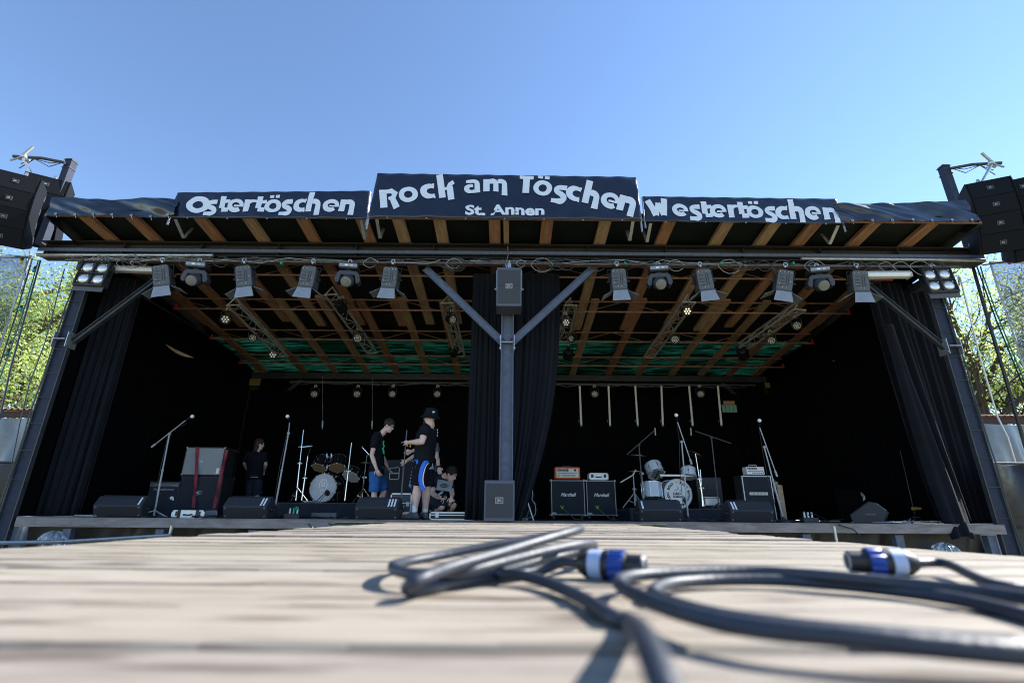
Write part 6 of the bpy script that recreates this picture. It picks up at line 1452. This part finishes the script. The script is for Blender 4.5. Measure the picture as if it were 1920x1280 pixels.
# mesh screens outside
def mesh_mat():
    mt = sheer('dark_mesh_net', (.05, .06, .085), (.08, .1, .14), .4, alpha=.62); return mt
mm = mesh_mat()
for s, c, l_ in ((-1, [(-60, 481), (56, 482), (-2, 652), (-160, 652)], 'translucent dark mesh screen at the left edge of the picture'), (1, [(1856, 492), (2000, 492), (2100, 705), (1924, 700)], 'translucent dark mesh screen at the right edge of the picture')):
    Q = [at(px, py, 7.9) for px, py in c]; r_ = thing('mesh_screen', l_, 'mesh screen', (Q[0] + Q[2]) / 2, group=None)
    q = MB(); q.grid(lambda u, v: tuple((Q[0] * (1 - u) + Q[1] * u) * (1 - v) + (Q[3] * (1 - u) + Q[2] * u) * v + V((0, .03 * math.sin(5 * u + 7 * v), 0))), 14, 14); q.build('net', mm, r_, smooth='all', fix=False)
    q = MB(); e = (Q[1], Q[2]) if s < 0 else (Q[0], Q[3])
    q.bar(e[0], e[1], .035, .006, up=(0, 1, 0)); q.cyl(Q[0], Q[1], .022, 8)
    if s < 0: q.cyl(Q[1], (Q[1].x + .12, 7.8, Q[1].z), .022, 8)
    for t in (.35, .7): q.ball(e[0].lerp(e[1], t), .02, 8, 6)
    q.build('hem_and_pole', m_greyl, r_)
# ropes, cables and coloured bulbs
def line(pts, r, mt, label, cat='rope', name='rope', sag=0):
    W_ = [at(*p) for p in pts]; q = MB(); n = 10; out = []
    for i in range(len(W_) - 1):
        for k in range(n): t = k / n; out.append(W_[i].lerp(W_[i + 1], t) + V((0, 0, -sag * math.sin(math.pi * t))))
    out.append(W_[-1]); q.tube(out, r, 5); return tag(q.build(name, mt, smooth=True), label, cat), out
m_gcable = mat('green_cable', (.01, .16, .11), .5)
line([(61, 484, 7.85), (30, 590, 7.85), (0, 682, 7.85), (-60, 860, 7.85)], .012, m_rubber, 'outermost black guy rope left of the stage')
line([(76, 488, 7.75), (45, 600, 7.75), (20, 690, 7.75), (-4, 800, 7.75)], .014, m_rubber, 'black guy rope nearest the left post')
line([(121, 504, 7.7), (85, 640, 7.75), (55, 720, 7.8), (38, 790, 7.8), (22, 868, 7.8)], .009, m_greyd, 'thin grey rope running down beside the left post')
_, L1 = line([(72, 488, 7.8), (50, 565, 7.8), (25, 640, 7.8), (-10, 735, 7.8)], .01, m_gcable, 'green festoon cable hanging left of the stage', 'cable', 'festoon_cable')
line([(0, 476, 7.6), (40, 480, 7.6), (76, 490, 7.6)], .006, m_gcable, 'short festoon cable tied to the left beam end', 'cable', 'festoon_cable')
line([(1822, 492, 7.8), (1850, 590, 7.8), (1880, 690, 7.8), (1912, 800, 7.8), (1935, 880, 7.8)], .026, m_rubber, 'thick black cable bundle running down right of the stage', 'cable', 'cable_bundle')
line([(1829, 492, 7.85), (1868, 600, 7.85), (1905, 690, 7.85), (1950, 800, 7.85)], .011, m_rubber, 'thin black rope beside the thick bundle on the right')
_, L2 = line([(1838, 500, 7.8), (1866, 580, 7.8), (1890, 640, 7.8), (1932, 740, 7.8)], .01, m_gcable, 'green festoon cable hanging right of the stage', 'cable', 'festoon_cable')
line([(1800, 520, 7.9), (1838, 670, 7.9), (1870, 780, 7.9), (1890, 820, 7.9), (1904, 866, 7.9)], .013, m_white, 'white cable hanging beside the right post', 'cable', 'white_cable')
line([(1842, 497, 7.6), (1878, 492, 7.4), (1925, 476, 7.2)], .013, m_rubber, 'black cable leaving the right end of the front beam', 'cable', 'black_cable')
for p, c, l_ in (((40, 491, 7.58), (.75, .45, .03), 'yellow festoon bulb at the upper left'), ((64, 507, 7.78), (.02, .25, .5), 'blue festoon bulb near the left beam end'), ((38, 580, 7.78), (.02, .4, .25), 'upper green festoon bulb on the left cable'), ((14, 662, 7.78), (.01, .2, .13), 'lower dark green festoon bulb on the left cable'), ((1893, 492, 7.35), (.6, .03, .08), 'red festoon bulb at the upper right')):
    w_ = at(*p); r_ = thing('festoon_bulb', l_, 'bulb', w_, group='coloured festoon bulbs'); q = MB(); q.ball(w_, (.03, .03, .036), 12, 8); q.build('glass', mat('bulb_glass', c, .15, 0, .02, coat=.6), r_, smooth=True); q = MB(); q.cyl(w_ + V((0, 0, .03)), w_ + V((.0, 0, .075)), .02, 10); q.build('socket', m_rubber, r_)

# ---------------------------------------------------------------- loose cable in the foreground
def K(px, py, Y=None, h=.006):
    if Y is not None:
        p = at(px, py, Y)
        if p.z < DZ + .006: p = atz(px, py, DZ + .006)
        return p
    return atz(px, py, DZ + h)
RC = .0052
def connector(parent, a, d):
    """plug with its nose at a, pointing along d"""
    a, d = V(a), V(d).normalized(); T = M4.Translation(a) @ d.to_track_quat('Z', 'Y').to_matrix().to_4x4(); n = 28
    def L(name, prof, mt, par, ribs=0):
        q = MB(); prof = [(z, r * (1.15 if r > .008 else 1)) for z, r in prof]; q.loft([[tuple(T @ V(((r * (1 + (.05 * math.cos(ribs * t) if ribs else 0))) * math.cos(t), (r * (1 + (.05 * math.cos(ribs * t) if ribs else 0))) * math.sin(t), z))) for t in np.linspace(0, 2 * math.pi, n * 2 + 1)[:-1]] for z, r in prof]); return q.build(name, mt, par, smooth=True)
    r_ = L('plug', [(0, .0072), (0, .0095), (-.001, .0105), (-.018, .0105), (-.019, .0125), (-.021, .0125)], m_black, parent)
    L('blue_sleeve', [(-.020, .0115), (-.021, .0138), (-.036, .0138), (-.038, .0125)], m_conb, r_, 14)
    L('dark_ring', [(-.036, .012), (-.037, .0134), (-.044, .0134), (-.045, .0125)], m_black, r_)
    L('printed_label', [(-.044, .012), (-.045, .0136), (-.059, .013), (-.060, .0115)], m_conw, r_)
    L('tail_nut', [(-.059, .0115), (-.060, .013), (-.066, .0115), (-.074, .0075), (-.076, .006)], m_black, r_)
    q = MB(); q.tube([T @ V((.0095 * math.cos(t), .0095 * math.sin(t), .0003)) for t in np.linspace(0, 6.283, 25)], .0012, 6); q.build('nose_ring', m_greyl, r_, smooth=True)
    q = MB(); q.box((0, .0135, -.03), (.009, .006, .014), T); q.build('latch', mat('metal_latch', (.6, .6, .62), .3, .8), r_, bev=.001)
r_ = thing('loudspeaker_cable', 'black cable coiled on the foreground planks, its blue and white plug facing right', 'cable', (.05, .55, DZ))
nose = at(1209, 1060, .565); tail = at(1083, 1064, .60); d = (nose - tail).normalized()
nose.z = DZ + .0142; tail.z = DZ + .0142; d = (nose - tail).normalized(); connector(r_, nose, d); tl = nose - d * .074
coil = [tl, tl - d * .02, K(1010, 1070, .61), K(950, 1077, .57), K(870, 1088, .53), K(810, 1099, .49), K(778, 1105, .47), K(764, 1103, .45), K(768, 1096, .43), K(795, 1082, .435), K(850, 1061, .475), K(940, 1035, .53), K(1020, 1011, .585), K(1065, 998, .62), K(1087, 991, .66), K(1084, 992, .71), K(1055, 999, .735), K(1000, 1009, .73), K(930, 1020, .71), K(840, 1038, .68), K(780, 1049, .645), K(745, 1056, .60), K(736, 1062, .55), K(748, 1070, .505), K(790, 1076, .485), K(870, 1070, .495), K(950, 1051, .535), K(1030, 1031, .58), K(1085, 1020, .62), K(1110, 1019, .66), K(1112, 1025, .70), K(1085, 1035, .71), K(1030, 1046, .68), K(970, 1060, .62), K(936, 1072, .57), K(940, 1077, .54), K(965, 1076, .53), K(1010, 1086, .51), K(1060, 1105, .47), K(1110, 1131, .43), K(1148, 1156, .385), K(1180, 1166, .35), K(1204, 1190, None, .02), K(1222, 1225, None, .022), K(1240, 1270, None, .02), K(1262, 1330, None, .016), K(1300, 1420, None, .012)]
q = MB(); q.tube(spline(coil), RC, 14); q.build('cable', m_cable, r_, smooth='all')
r_ = thing('loudspeaker_cable', 'black cable in a wide loop on the planks, its blue plug facing left', 'cable', (.4, .5, DZ))
nose = atz(1590, 1046, DZ + .014); tail = atz(1748, 1062, DZ + .014); nose = at(1590, 1054, nose.y * .93); nose.z = DZ + .0142; tail = at(1750, 1068, nose.y * .97); tail.z = DZ + .0142
d = (nose - tail).normalized(); connector(r_, nose, d); tl = nose - d * .074
g2 = lambda px, py, h=.006: K(px, py, None, h)
loop = [tl, tl - d * .03, g2(1860, 1094, .008), g2(1960, 1106, .006), g2(2100, 1130), g2(2230, 1180), g2(2150, 1222, .008), g2(1990, 1228, .01), g2(1800, 1214, .012), g2(1600, 1193, .014), g2(1420, 1176, .014), g2(1290, 1150, .014), g2(1200, 1118, .014), g2(1160, 1092, .014), g2(1190, 1078, .014), g2(1290, 1072, .014), g2(1420, 1071, .014), g2(1560, 1080, .014), g2(1700, 1094, .012), g2(1860, 1112, .012), g2(2010, 1140, .012), g2(2080, 1190, .006), g2(1960, 1212, .006), g2(1760, 1200, .006), g2(1500, 1176, .006), g2(1340, 1152, .006), g2(1240, 1122, .006), g2(1226, 1106, .008), g2(1262, 1092, .008), g2(1350, 1086, .008), g2(1480, 1088, .008), g2(1640, 1102, .006), g2(1800, 1124), g2(1990, 1170), g2(2300, 1240)]
q = MB(); q.tube(spline(loop), RC, 14); q.build('cable', m_cable, r_, smooth='all')
